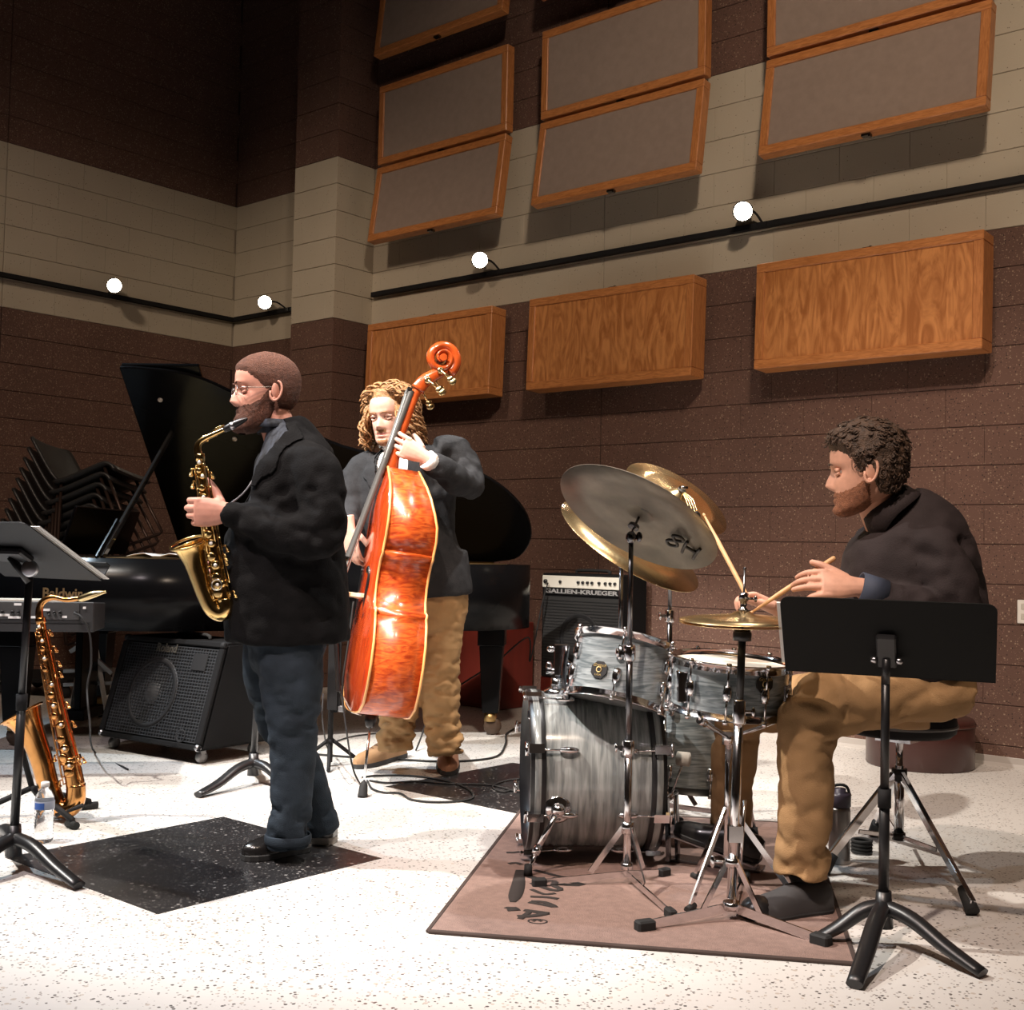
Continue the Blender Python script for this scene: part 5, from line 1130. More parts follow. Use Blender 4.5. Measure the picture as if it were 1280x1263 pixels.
# --- thermos and small coil by the throne
c = FL(1049, 1079); t = thing('thermos', 'grey steel thermos with dark lid standing beside the throne', 'flask', c)
b = MB(); b.lathe([(.033, 0), (.036, .004), (.036, .175), (.033, .19)], c, UPZ, 28); build('flask_body', b, mat('flask_steel', (.30, .29, .28), .32, .9), t)
b = MB(); b.lathe([(.034, .19), (.037, .192), (.037, .228), (.032, .236), (.020, .238), (.020, .250), (.0, .252)], c, UPZ, 28, cap=False); build('lid', b, mat('flask_lid', (.05, .04, .06), .4), t)
b = MB(); b.tube([c+UPZ*.225+rth*.035, c+UPZ*.258+rth*.02, c+UPZ*.258-rth*.02, c+UPZ*.225-rth*.035], .005, 8, k=4); build('carry_loop', b, RUBBER, t)
c = FL(1077, 1067); t = thing('cable_coil', 'small coil of black cable on the floor behind the throne leg', 'cable', c)
for k in range(4):
    b = MB(); b.tube([c+UPZ*(.008+.012*k)+(rth*math.cos(a)*.032+fwh*math.sin(a)*.032) for a in np.linspace(0, 6.283, 19)[:-1]], .006, 6, closed=True); build('turn', b, RUBBER, t)
# --- drum sticks
STICK = mat('hickory', (.62, .36, .17), .5, var=.12, vscale=40)
def stick(p0_, p1_, label):
    d = nrm(p1_-p0_); L_ = float(np.linalg.norm(p1_-p0_)); b = MB()
    b.tube([p0_, p0_+d*.006, p0_+d*L_*.65, p1_-d*.035, p1_-d*.015], [.005, .0075, .0075, .0042, .0030], 12); t = thing('drumstick', label, 'drumstick', p0_); build('shaft', b, STICK, t)
    b = MB(); b.ell(p1_-d*.008, (.0050, .0050, .0085), (nrm(np.cross(d, UPZ)), np.cross(d, nrm(np.cross(d, UPZ))), d)); build('bead_tip', b, STICK, t); return t
# ================================================================== PEOPLE
def skin_mat(name, c): return mat(name, c, .52, spec=.35, var=.10, vscale=35, bump=.05, bscale=300)
EYEW = mat('eye_white', (.42, .39, .36), .25); IRIS = mat('iris_dark', (.05, .04, .035), .2)
def dense(pts):
    q = np.array([np.asarray(p, float) for p in catmull([A(*p) for p in pts], 8)]); return q[:, 0], q[:, 1]
HW = dense([(-.119, .018), (-.112, .034), (-.095, .050), (-.07, .060), (-.04, .067), (-.01, .072), (.02, .0755), (.05, .076), (.08, .067), (.10, .052), (.114, .032), (.122, .006)])
HFR = dense([(-.119, .072), (-.112, .083), (-.095, .089), (-.07, .088), (-.045, .088), (-.02, .088), (.005, .089), (.03, .096), (.055, .096), (.08, .086), (.10, .064), (.114, .034), (.122, .004)])
HBK = dense([(-.119, -.052), (-.112, -.030), (-.095, .012), (-.07, .062), (-.04, .085), (-.01, .098), (.02, .105), (.05, .104), (.08, .091), (.10, .070), (.114, .042), (.122, .004)])
def gs(x, s): return math.exp(-.5*(x/s)**2)
NZ, NP = 84, 120
def head_local():
    rows = []
    for i in range(NZ):
        z = -.119+.241*(.5-.5*math.cos(math.pi*(.02+.98*i/(NZ-1)))) if False else -.119+.241*i/(NZ-1)
        wd = np.interp(z, *HW); f_ = np.interp(z, *HFR); b_ = np.interp(z, *HBK); yc = (f_-b_)/2; hh_ = (f_+b_)/2; row = []
        for j in range(NP):
            a = 2*math.pi*j/NP; sx = math.sin(a); cx = math.cos(a); p = 2.25
            x = wd*math.copysign(abs(sx)**(2/p), sx); y = yc+hh_*math.copysign(abs(cx)**(2/p), cx)
            if cx > 0:
                ff = min(1, cx*1.6); d = 0
                t = np.interp(z, [-.054, -.047, -.036, -.022, .0, .018, .03], [0, .013, .0265, .022, .012, .003, 0]); sg = np.interp(z, [-.05, -.036, 0, .03], [.0135, .0115, .0080, .010]); d += t*gs(x, sg)
                d += .004*gs(z+.044, .007)*(gs(x-.013, .006)+gs(x+.013, .006))
                d += .0050*gs(z-.022, .008)*(gs(x-.030, .018)+gs(x+.030, .018))
                d -= .0125*gs(z-.001, .0105)*(gs(x-.033, .0155)+gs(x+.033, .0155))
                d += .0045*gs(z+.030, .018)*(gs(x-.042, .016)+gs(x+.042, .016))
                d += .0060*gs(z+.0655, .0045)*gs(x, .019)+.0065*gs(z+.0785, .0050)*gs(x, .017)-.0030*gs(z+.0720, .0028)*gs(x, .022)
                d -= .004*gs(z+.089, .005)*gs(x, .02); d += .0065*gs(z+.104, .010)*gs(x, .018)
                y += d*ff
            row.append((x, y, z))
        rows.append(row)
    return np.array(rows)
HEADG = head_local()
class Head:
    def __init__(s, c, F, U, k=1.05):
        s.c = np.asarray(c, float); s.F = nrm(F); U = np.asarray(U, float); s.U = nrm(U-s.F*np.dot(U, s.F)); s.X = np.cross(s.F, s.U); s.k = k
        s.M = np.array([s.X, s.F, s.U])*k
    def w(s, p): return s.c+np.asarray(p, float)@s.M
    def add(s, mb, skin=0, lip=1, white=2, iris=3):
        G = HEADG; V = s.w(G.reshape(-1, 3)); F = []; MI = []
        for i in range(NZ-1):
            for j in range(NP):
                q = (i*NP+j, i*NP+(j+1) % NP, (i+1)*NP+(j+1) % NP, (i+1)*NP+j); F.append(q[::-1])
                p = G[i, j]; MI.append(lip if (p[1] > .07 and abs(p[0]) < .024*(1-((p[2]+.0725)/.0125)**2) and -.085 < p[2] < -.060) else skin)
        F.append(tuple(range(NP))); MI.append(skin); F.append(tuple((NZ-1)*NP+j for j in range(NP))[::-1]); MI.append(skin)
        n0 = mb.n; mb.v.append(V); mb.n += len(V)
        for q, m in zip(F, MI): mb.f.append([a+n0 for a in q]); mb.m.append(m); mb.s.append(True)
        for sg in (-1, 1):
            e = s.w((sg*.033, .0655, .000)); mb.ell(e, (.0125*s.k,)*3, (s.X, s.F, s.U), 14, 10, white); mb.ell(s.w((sg*.033, .0748, -.0005)), (.0056*s.k, .0042*s.k, .0056*s.k), (s.X, s.F, s.U), 10, 8, iris)
            # lids
            for zz, tl in ((.0078, .0058), (-.0085, .0046)):
                P = [s.w((sg*(.033+.0155*math.sin(a)), .0680+.0105*math.cos(a), zz-.004*abs(math.sin(a))*(1 if zz > 0 else -1))) for a in np.linspace(-1.4, 1.4, 9)]; mb.tube(P, tl*s.k, 10, mi=skin)
            # ear: rim, bowl and lobe
            ec = np.array((sg*.0755, -.010, -.006)); P = []
            for a in np.linspace(-2.3, 2.5, 15):
                rr = (.018, .031); P.append(s.w(ec+np.array((sg*(.009+.004*math.cos(a)), -.004+rr[0]*math.sin(a)*-1 if False else -.006-rr[0]*math.cos(a-1.2)*1.0, rr[1]*math.sin(a-1.2+.35)))))
            mb.tube(P, [.0040*s.k]*15, 8, mi=skin); mb.ell(s.w(ec+np.array((sg*.004, -.006, 0))), (.006*s.k, .0155*s.k, .027*s.k), (nrm(s.X*sg-s.F*.35), nrm(s.F+s.X*sg*.35), s.U), 12, 10, skin); mb.ell(s.w(ec+np.array((sg*.006, .000, -.026))), (.006*s.k, .008*s.k, .009*s.k), (s.X, s.F, s.U), 10, 8, skin)
    def shell(s, mask, thick, nz=0., nf=60., seed=0, jag=.005):
        """hair or beard lying on the head; mask(p) in 0..1 tapers the thickness to the skin"""
        G = HEADG; N = np.zeros_like(G); N[:, :, 0] = G[:, :, 0]; N[:, :, 1] = G[:, :, 1]-.0; N[:, :, 2] = G[:, :, 2]*.9+.02
        N /= np.linalg.norm(N, axis=2, keepdims=True)+1e-9; mk = np.zeros((NZ, NP)); O_ = np.zeros_like(G)
        for i in range(NZ):
            for j in range(NP):
                p = G[i, j]; pj = p+np.array((0, 0, jag*noise.noise(Vector(p*95+seed))+jag*.7*noise.noise(Vector(p*260+seed)))); m = max(0., min(1., mask(pj))); mk[i, j] = m
                d = (thick(p) if callable(thick) else thick)*m
                if nz and m > 0: d += nz*m*(noise.noise(Vector(p*nf+seed))+.5*noise.noise(Vector(p*nf*2.2+seed)))
                O_[i, j] = p+N[i, j]*(d+ (.0006 if m > 0 else -.0015))
        b = MB(); V = s.w(O_.reshape(-1, 3)); F = []
        for i in range(NZ-1):
            for j in range(NP):
                q = (i*NP+j, i*NP+(j+1) % NP, (i+1)*NP+(j+1) % NP, (i+1)*NP+j)
                if max(mk[i, j], mk[i, (j+1) % NP], mk[i+1, j], mk[i+1, (j+1) % NP]) > 0: F.append(q[::-1])
        if mk[NZ-1].max() > 0: F.append(tuple((NZ-1)*NP+j for j in range(NP))[::-1])
        b.add(V, F, 0, True); s.mk = mk; s.O = O_; s.Nn = N
        return b
def ss(x, a, b): t = max(0., min(1., (x-a)/(b-a))); return t*t*(3-2*t)

def hand(mb, wrist, f, n, s, curls, k=1., thumb=(.55, .75, .35), tcurl=.3, spread=0.):
    f = nrm(f); n = nrm(n-f*np.dot(n, f)); s = nrm(s-f*np.dot(s, f)-n*np.dot(s, n)); wrist = np.asarray(wrist, float)
    mb.tube([wrist-f*.05*k, wrist, wrist+f*.03*k, wrist+f*.065*k, wrist+f*.092*k], [(.027*k, .021*k), (.028*k, .020*k), (.036*k, .0185*k), (.042*k, .0165*k), (.040*k, .0125*k)], 14, k=4, hint=s)
    L = (.072, .080, .075, .060)
    for i in range(4):
        p = wrist+f*(.088, .094, .090, .080)[i]*k+s*(.0315, .0105, -.0105, -.0305)[i]*k*(1+spread); a = 0; P = [p-f*.015*k, p]; c_ = curls[i] if isinstance(curls[0], (tuple, list)) else curls
        for q, lf in zip(c_, (.47, .30, .23)):
            a += q; P.append(P[-1]+(f*math.cos(a)+n*math.sin(a)+s*spread*.15*(1.5-i))*L[i]*lf*k)
        mb.tube(P, [.0098*k, .0098*k, .0092*k, .0084*k, .0066*k], 10, k=3); mb.ell(P[-1], (.0068*k,)*3, EYE, 8, 6)
    b0 = wrist+f*.022*k+s*.026*k+n*.006*k; d = nrm(f*thumb[0]+s*thumb[1]+n*thumb[2]); P = [b0, b0+d*.042*k]; d2 = nrm(d+f*tcurl); P.append(P[-1]+d2*.032*k); d3 = nrm(d2+f*tcurl+n*.1); P.append(P[-1]+d3*.024*k)
    mb.tube(P, [.0145*k, .0120*k, .0108*k, .0082*k], 10, k=3); mb.ell(P[-1], (.0083*k,)*3, EYE, 8, 6)
def add_mesh(mb, V, F, mi=0): mb.add(V, F, mi, True)

def shoe(t, heel, toe, up_m, sole_m, hgt=.085, wd=.048, sole=.022, lace=None, nm='shoe'):
    heel = np.asarray(heel, float); toe = np.asarray(toe, float); d = toe-heel; L = np.linalg.norm(d[:2]); d = nrm(d); sd = nrm(np.cross(UPZ, d)); u_ = np.cross(d, sd)
    T = [0, .06, .18, .32, .46, .6, .74, .87, .96, 1.0]; WD = [.45, .72, .80, .80, .86, .98, 1.0, .86, .55, .18]; HT = [.80, .98, 1.0, 1.02, .95, .76, .62, .54, .42, .28]
    rows = []
    for t_, w_, h_ in zip(T, WD, HT): rows.append([heel+d*L*t_+sd*wd*w_*math.cos(a)*(1 if abs(math.cos(a)) < .99 else 1)+u_*(sole+hgt*h_*math.sin(a)**.8) for a in np.linspace(0, math.pi, 11)])
    b = MB(); b.grid(rows); n_ = len(rows); b.add(rows[0], [tuple(range(11))], 0, False); b.add(rows[-1], [tuple(range(11))[::-1]], 0, False)
    so = build(nm, b, up_m, t)
    P = [heel+d*L*t_+sd*(wd*w_+.004) for t_, w_ in zip(T, WD)]+[heel+d*L*t_-sd*(wd*w_+.004) for t_, w_ in zip(T[::-1], WD[::-1])]
    b = MB(); b.prism(P, u_*sole); build('sole', b, sole_m, so, .003)
    if lace:
        for i in range(4):
            tt = .42+.085*i; h_ = np.interp(tt, T, HT); b = MB(); b.tube([heel+d*L*tt+sd*.022*math.cos(a)*1.0+u_*(sole+hgt*h_*(math.sin(a)**.8)+.002) for a in np.linspace(.9, 2.24, 6)], .003, 6); build('lace', b, lace, so)
    return so

def garment(name, mb, vox, sm, m, t, amp=0., freq=14., seed=0, stretch=(1, 1, 1), cut=None, thick=0., wfun=None):
    V, N, F = remesh(mb, vox, sm)
    if amp: V = wrinkle(V, N, amp, freq, seed, stretch, wfun)
    if cut is not None:
        kill = np.array([cut(p) for p in V]); F = [q for q in F if not any(kill[i] for i in q)]
        used = sorted({i for q in F for i in q}); ix = {a: i for i, a in enumerate(used)}; F = [tuple(ix[i] for i in q) for q in F]; V = V[used]; N = N[used]
    b = MB(); b.add(V, F, 0, True); o = build(name, b, m, t)
    if thick:
        sq = o.modifiers.new('q', 'SMOOTH'); sq.factor = .5; sq.iterations = 4
        md = o.modifiers.new('s', 'SOLIDIFY'); md.thickness = thick; md.offset = -1
    return o, V, N, F
def offset_patch(name, V, N, F, sel, off, m, t, thick=.003):
    keep = np.array([sel(p) for p in V]); Fs = [q for q in F if all(keep[i] for i in q)]
    if not Fs: return None
    used = sorted({i for q in Fs for i in q}); ix = {a: i for i, a in enumerate(used)}; b = MB(); b.add(V[used]+N[used]*off, [tuple(ix[i] for i in q) for q in Fs], 0, True)
    o = build(name, b, m, t); sq = o.modifiers.new('q', 'SMOOTH'); sq.factor = .5; sq.iterations = 14; md = o.modifiers.new('s', 'SOLIDIFY'); md.thickness = thick; md.offset = -1; return o
def path(rows, D0, ppm):
    """rows: (px centre, py, half width px, half depth m, depth offset) -> points and radii"""
    return [W(r[0], r[1], D0+(r[4] if len(r) > 4 else 0)) for r in rows], [(r[2]/ppm, r[3]) for r in rows]

# ------------------------------------------------------------------ saxophone player
D1 = 4.0; M1 = FPX/D1
def j1_(x, y, d=0): return W(x, y, D1+d)
p1 = thing('person', 'man in black jacket and jeans blowing an alto saxophone', 'person', A(*FL(355, 1068)[:2], 0))
az1 = math.radians(20); F1 = -rth*math.cos(az1)-fwh*math.sin(az1); S1 = np.cross(UPZ, F1)
SK1 = skin_mat('skin_ruddy', (.56, .27, .20)); LIP1 = mat('lip_ruddy', (.45, .17, .14), .5)
h1 = Head(j1_(332.5, 490), -rth*math.cos(math.radians(22))-fwh*math.sin(math.radians(22))-UPZ*.03, UPZ, 1.04)
body = MB()
body.tube([j1_(338, 510), j1_(349, 540), j1_(358, 575)], [.058, .058, .058], 18, k=4)
body.tube([j1_(362, 560), j1_(364, 620), j1_(358, 700), j1_(358, 790)], [(.06, .08), (.10, .13), (.12, .13), (.11, .12)], 18, k=4, hint=rth)
body.tube([j1_(395, 585, -.15), j1_(400, 668, -.21), j1_(290, 641, -.165)], [.05, .045, .028], 12, k=4); body.tube([j1_(345, 590, .15), j1_(345, 690, .20), j1_(305, 716, .03)], [.05, .045, .028], 12, k=4)
body.tube([j1_(362, 790, -.08), j1_(366, 905, -.09), j1_(361, 1050, -.07)], [.07, .045, .03], 12, k=4); body.tube([j1_(348, 790, .08), j1_(352, 905, .10), j1_(402, 1035, .14)], [.07, .045, .03], 12, k=4)
V, N, F = remesh(body, .008, 4); B1 = MB(); add_mesh(B1, V, F); h1.add(B1)
hm = MB(); hand(hm, j1_(285, 641, -.165), -rt*1.0+up*.02, fw, up, ((.75, 1.25, .6), (.80, 1.3, .6), (.82, 1.25, .6), (.85, 1.2, .6)), 1.16, thumb=(.45, .75, .45), tcurl=.25)
hand(hm, j1_(303, 716, .04), -rt*.95-up*.2, -fw*.3-up*.2+rt*.1, up, (.5, .9, .5), 1.05)
V, N, F = remesh(hm, .0034, 2); add_mesh(B1, V, F); build('body', B1, [SK1, LIP1, EYEW, IRIS], p1)
HR1 = mat('hair_ginger_short', (.135, .050, .027), .85, bump=1., bscale=500, var=.25, vscale=120); BD1 = mat('beard_ginger', (.105, .036, .018), .85, bump=1., bscale=420, var=.3, vscale=110)
def hair1(p):
    x, y, z = p; line = np.interp(y, [-.11, -.03, -.012, .012, .045, .075, .1], [-.060, -.055, .006, .004, .036, .060, .068]); return ss(z, line-.003, line+.012)
build('hair', h1.shell(hair1, .0075, .0012, 200), HR1, p1)
def beard1(p):
    x, y, z = p; ln = np.interp(y, [-.02, .0, .03, .06, .10], [.01, .008, -.030, -.046, -.052]); m = ss(-z, -ln, -ln+.022)*ss(y, -.016, .004)
    if abs(x) < .024 and -.084 < z < -.062 and y > .06: m *= .12
    return m
build('beard', h1.shell(beard1, lambda p: .003+.020*ss(-p[2], .05, .115), .0025, 110, 3), BD1, p1)
for sg in (-1, 1):
    b = MB(); b.tube([h1.w((sg*x, y, z)) for x, y, z in ((.014, .0985, .020), (.030, .098, .0255), (.048, .088, .020))], [(.0015, .003), (.002, .004), (.001, .002)], 8, k=3); build('eyebrow', b, HR1, p1)
GLS = mat('glasses_metal', (.5, .48, .46), .25, 1.)
b = MB()
for sg in (-1, 1): b.tube([h1.w((sg*.033+.0225*math.cos(a), .1005-.10*abs(sg*.033+.0225*math.cos(a))**1.6, .0-.003+.0145*math.sin(a))) for a in np.linspace(0, 6.283, 25)[:-1]], .0013, 6, closed=True)
b.tube([h1.w((-.0105, .103, .003)), h1.w((0, .106, .006)), h1.w((.0105, .103, .003))], .0013, 6, k=3)
for sg in (-1, 1): b.tube([h1.w((sg*.0555, .093, .003)), h1.w((sg*.074, .085, .004)), h1.w((sg*.079, .04, .004)), h1.w((sg*.081, -.01, .006)), h1.w((sg*.079, -.028, -.012))], .0015, 6, k=3)
gl = build('glasses', b, GLS, p1)
# jacket
JK1 = mat('black_wool', (.0060, .0058, .0062), .9, spec=.12, bump=.25, bscale=220, var=.2, vscale=30)
rows1 = [(356, 527, 25, .075), (362, 548, 37, .125), (367, 572, 51, .175), (368, 600, 57, .195), (366, 640, 62, .205), (357, 690, 74, .21), (358, 740, 76.5, .205), (360, 785, 77.5, .20), (360, 801, 76, .195)]
P, R = path(rows1, D1, M1); mb = MB(); mb.tube(P, R, 36, k=4, hint=rth, pw=2.2)
mb.tube([j1_(376, 578, -.12), j1_(396, 590, -.165), j1_(404, 635, -.20), j1_(399, 672, -.215), j1_(350, 664, -.205), j1_(310, 649, -.18), j1_(284, 641, -.165)], [.075, .078, .074, .074, .067, .056, .046], 20, k=5)
mb.tube([j1_(352, 580, .12), j1_(345, 592, .165), j1_(342, 650, .21), j1_(340, 700, .20), j1_(310, 715, .06)], [.075, .078, .07, .066, .045], 20, k=5)
def ax1(p):  # local front / side coordinates around the torso axis
    y_ = PR(p)[1]; xs = np.interp(y_, [r[1] for r in rows1], [r[0] for r in rows1]); c_ = W(xs, y_, D1); r_ = p-c_; return float(r_@F1), float(r_@S1), y_
def open1(y_): return float(np.interp(y_, [520, 545, 575, 612, 645, 660], [.095, .115, .110, .095, .060, .0]))
def arm1(p): x_, y_, d_ = PR(p); return d_ < D1-.135 and y_ > 612
def cut1(p):
    f_, s_, y_ = ax1(p); return (f_ > .02 and abs(s_) < open1(y_) and y_ < 660 and not arm1(p))
def wf1(p):
    x_, y_, d_ = PR(p); return 1.8 if (abs(x_-390) < 45 and abs(y_-655) < 45) or (x_ < 340 and 620 < y_ < 680) else .8
jo, V, N, F = garment('jacket', mb, .0085, 5, JK1, p1, .0100, 13, 2, (1, 1, 1.4), cut1, .006, wf1)
lapw = lambda y_: float(np.interp(y_, [520, 545, 580, 596, 600, 650], [.03, .040, .062, .070, .050, .012]))
def lap1(p):
    f_, s_, y_ = ax1(p); return f_ > -.03 and 528 < y_ < 652 and open1(y_)-.01 < abs(s_) < open1(y_)+lapw(y_) and not arm1(p)
offset_patch('lapel', V, N, F, lap1, .007, JK1, jo)
SH1 = mat('dark_plaid_shirt', (.020, .025, .036), .85, var=.95, vscale=55, stretch=(1, 1, .35))
mb = MB(); Rs = [(r[0]*.88, r[1]*.88) for r in R]; mb.tube(P[:6], Rs[:6], 30, k=4, hint=rth, pw=2.2); garment('shirt', mb, .010, 3, SH1, p1)
b = MB(); n_ = 22  # shirt collar
cc = j1_(350, 541); cu_ = nrm(j1_(338, 510)-cc); rows = []
for zz, rr in ((-.008, .074), (.018, .071), (.040, .067), (.038, .072), (.012, .081)):
    rows.append([cc+cu_*zz+(F1*math.cos(a)*1.05+S1*math.sin(a)*.95)*rr for a in np.linspace(.16, 6.12, n_)])
b.grid(rows); o = build('shirt_collar', b, SH1, p1); md = o.modifiers.new('s', 'SOLIDIFY'); md.thickness = .004
# neck strap
b = MB(); b.tube([j1_(362, 530, -.05), j1_(340, 556, -.09), j1_(322, 590, -.11), j1_(303, 618, -.125), j1_(272, 640, -.135)], .0032, 6, k=4); build('neck_strap', b, mat('strap_light', (.25, .25, .27), .5), p1)
# jeans
JN = mat('blue_jeans', (.022, .031, .042), .85, spec=.2, bump=.3, bscale=350, var=.35, vscale=9)
mb = MB(); P, R = path([(359, 780, 50, .16), (358, 812, 48, .155), (357, 840, 40, .13)], D1, M1); mb.tube(P, R, 28, k=3, hint=rth)
mb.tube([j1_(360, 800, -.075), j1_(364, 850, -.085), j1_(366, 905, -.09), j1_(366, 960, -.085), j1_(363, 1010, -.08), j1_(360, 1048, -.075), j1_(359, 1060, -.075)], [(.122, .10), (.106, .10), (.084, .085), (.072, .074), (.069, .072), (.071, .073), (.068, .070)], 24, k=5, hint=rth)
mb.tube([j1_(346, 800, .075), j1_(342, 850, .085), j1_(352, 900, .10), j1_(374, 950, .12), j1_(393, 1000, .135), j1_(401, 1032, .14), j1_(402, 1042, .14)], [(.115, .10), (.098, .09), (.083, .08), (.070, .068), (.062, .064), (.060, .062), (.058, .06)], 24, k=5, hint=rth)
def wfj(p): y_ = PR(p)[1]; return 1.9 if y_ > 1010 else (1.5 if 880 < y_ < 930 else .8)
garment('jeans', mb, .008, 4, JN, p1, .009, 12, 5, (1, 1, 1.6), None, 0, wfj)
b = MB(); rr = [j1_(360, 1047, -.075)+(rth*math.cos(a)*.073+fwh*math.sin(a)*.073)-UPZ*.003 for a in np.linspace(0, 6.283, 33)[:-1]]
b.tube(rr, [(.016, .004)]*32, 8, closed=True, hint=UPZ); build('jeans_cuff', b, JN, p1)
SHB = mat('black_leather', (.012, .011, .011), .22, coat=.3); SOLEB = mat('sole_black', (.02, .02, .02), .7); SOLEG = mat('sole_grey', (.30, .27, .24), .8)
shoe(p1, FL(384, 1063), FL(303, 1077), SHB, SOLEB, .072, .050, .022, mat('lace_black', (.02, .02, .02), .6))
shoe(p1, FL(419, 1055), FL(356, 1050)+fwh*.0, SHB, SOLEG, .072, .048, .026)

# ------------------------------------------------------------------ bassist
D2 = 5.5; M2 = FPX/D2
def j2_(x, y, d=0): return W(x, y, D2+d)
p2 = thing('person', 'long haired man in dark suit jacket and khaki trousers playing double bass', 'person', A(*FL(530, 958)[:2], 0))
az2 = math.radians(22); F2 = -fwh*math.cos(az2)-rth*math.sin(az2); S2 = np.cross(UPZ, F2)
SK2 = skin_mat('skin_fair', (.66, .40, .31)); LIP2 = mat('lip_pink', (.52, .22, .18), .5)
h2 = Head(j2_(487.5, 521, -.02), -fwh*math.cos(math.radians(24))-rth*math.sin(math.radians(24))-UPZ*.16, UPZ-rth*.06, 1.06)
body = MB()
body.tube([j2_(491, 540), j2_(497, 562), j2_(502, 590)], [.056, .058, .07], 18, k=4)
body.tube([j2_(504, 575), j2_(508, 640), j2_(520, 700), j2_(535, 750)], [(.15, .10), (.16, .12), (.15, .12), (.15, .12)], 18, k=4, hint=rth)
body.tube([j2_(447, 590), j2_(434, 640, -.10), j2_(437, 664, -.27)], [.05, .042, .028], 12, k=4); body.tube([j2_(568, 566, .03), j2_(588, 606, -.06), j2_(533, 574, dep(BPX(502, 548))-D2-.04)], [.05, .045, .03], 12, k=4)
body.tube([j2_(516, 755), j2_(505, 850), j2_(494, 935, .04)], [.07, .045, .03], 12, k=4); body.tube([j2_(553, 755), j2_(551, 850), j2_(556, 940)], [.07, .045, .03], 12, k=4)
V, N, F = remesh(body, .009, 4); B2 = MB(); add_mesh(B2, V, F); h2.add(B2)
dN = dep(BPX(502, 548))-D2-.045
hm = MB(); hand(hm, j2_(530, 571, dN), -rt*.86+up*.42, fw*.9+rt*.2, up*.9+rt*.3, ((.35, .8, .5), (.40, .9, .5), (.45, .95, .5), (.5, 1.0, .5)), 1.10, thumb=(.5, .3, .8), tcurl=.2, spread=.15)
hand(hm, j2_(437, 660, -.28), -up*.92+rt*.12-fw*.1, rt*.5+fw*.6, rt*.6-fw*.5, (.25, .5, .4), 1.08, thumb=(.7, .6, .2))
V, N, F = remesh(hm, .0036, 2); add_mesh(B2, V, F); build('body', B2, [SK2, LIP2, EYEW, IRIS], p2)
HR2 = mat('hair_blond_brown', (.34, .17, .065), .5, bump=.5, bscale=250, var=.45, vscale=60)
def hair2(p):
    x, y, z = p; line = np.interp(y, [-.11, -.02, .01, .04, .07, .1], [-.10, -.09, -.02, .055, .088, .094]); return ss(z, line-.004, line+.018)
build('hair', h2.shell(hair2, .018, .006, 45), HR2, p2)
b = MB(); R_ = random.Random(5)
for i in range(230):
    a = R_.uniform(.80, 2*math.pi-.80); z0 = R_.uniform(.015, .115); rr = np.interp(z0, [0, .06, .12], [.088, .078, .025]); st = np.array((math.sin(a)*rr, math.cos(a)*rr*1.18-.006, z0)); ez = R_.uniform(-.15, -.05); out_ = R_.uniform(1.05, 1.38); P_ = []; ph = R_.uniform(0, 6.28); fr = R_.uniform(11, 19)
    end = np.array((math.sin(a)*.104*out_, math.cos(a)*.098*out_-.012, ez))
    for k in range(15):
        t_ = k/14; q = st*(1-t_)+end*t_; bul = math.sin(math.pi*min(1, t_*1.1))*.018; nn_ = np.array((math.sin(a), math.cos(a), 0)); tt_ = np.array((math.cos(a), -math.sin(a), 0)); am = .015*t_**.8+.002
        P_.append(h2.w(q+nn_*(bul+am*math.sin(fr*t_+ph))+tt_*am*math.cos(fr*t_+ph)))
    b.tube(P_, [.0055]*5+[.005]*5+[.0045]*3+[.004, .002], 6)
cand = [(i, j) for i in range(NZ) for j in range(NP) if h2.mk[i, j] > .6 and HEADG[i, j][2] > .03]
for q in range(220):
    i, j = R_.choice(cand); p = h2.O[i, j]; n_ = h2.Nn[i, j]; sd = 1 if p[0] > .012 else -1; dr = nrm(np.array((sd*.8, -.25, -.55))-n_*np.dot(np.array((sd*.8, -.25, -.55)), n_)); cr_ = np.cross(n_, dr); ph = R_.uniform(0, 6.28)
    b.tube([h2.w(p+n_*(.002+.012*math.sin(math.pi*k/9)+.003*math.sin(ph+k))+dr*k*.0065+cr_*.006*math.sin(ph+k*.9)) for k in range(10)], [.0045]*7+[.004, .003, .001], 5)
cu = build('curls', b, HR2, p2); cu['kind'] = 'stuff'
def goat2(p):
    x, y, z = p; return ss(.025-abs(x), 0, .008)*ss(y, .05, .07)*(ss(-z, .092, .10)+(ss(-z, .050, .055)*ss(z, -.064, -.060)))
build('goatee', h2.shell(goat2, .003, .001, 200), mat('beard_blond', (.34, .16, .07), .8, bump=.8, bscale=400), p2)
for sg in (-1, 1):
    b = MB(); b.tube([h2.w((sg*x, y, z)) for x, y, z in ((.012, .0985, .017), (.030, .098, .0225), (.050, .087, .017))], [(.0018, .003), (.002, .004), (.001, .002)], 8, k=3); build('eyebrow', b, HR2, p2)
JK2 = mat('charcoal_wool', (.030, .031, .034), .88, spec=.15, bump=.3, bscale=220, var=.2, vscale=30)
rows2 = [(500, 556, 20, .075), (503, 568, 40, .105), (506, 584, 58, .125), (507, 610, 63, .14), (507, 650, 62, .15), (512, 695, 62, .15), (526, 730, 63, .15), (528, 746, 63, .15)]
P, R = path(rows2, D2, M2); mb = MB(); mb.tube(P, R, 36, k=4, hint=rth, pw=2.3)
mb.tube([j2_(470, 580), j2_(448, 592), j2_(438, 625, -.05), j2_(434, 645, -.12), j2_(436, 658, -.24)], [.075, .072, .064, .058, .046], 20, k=5)
mb.tube([j2_(545, 566), j2_(568, 566, .02), j2_(582, 588, -.02), j2_(587, 606, -.07), j2_(566, 596, dN+.12), j2_(538, 578, dN+.01)], [.075, .078, .075, .072, .064, .050], 20, k=5)
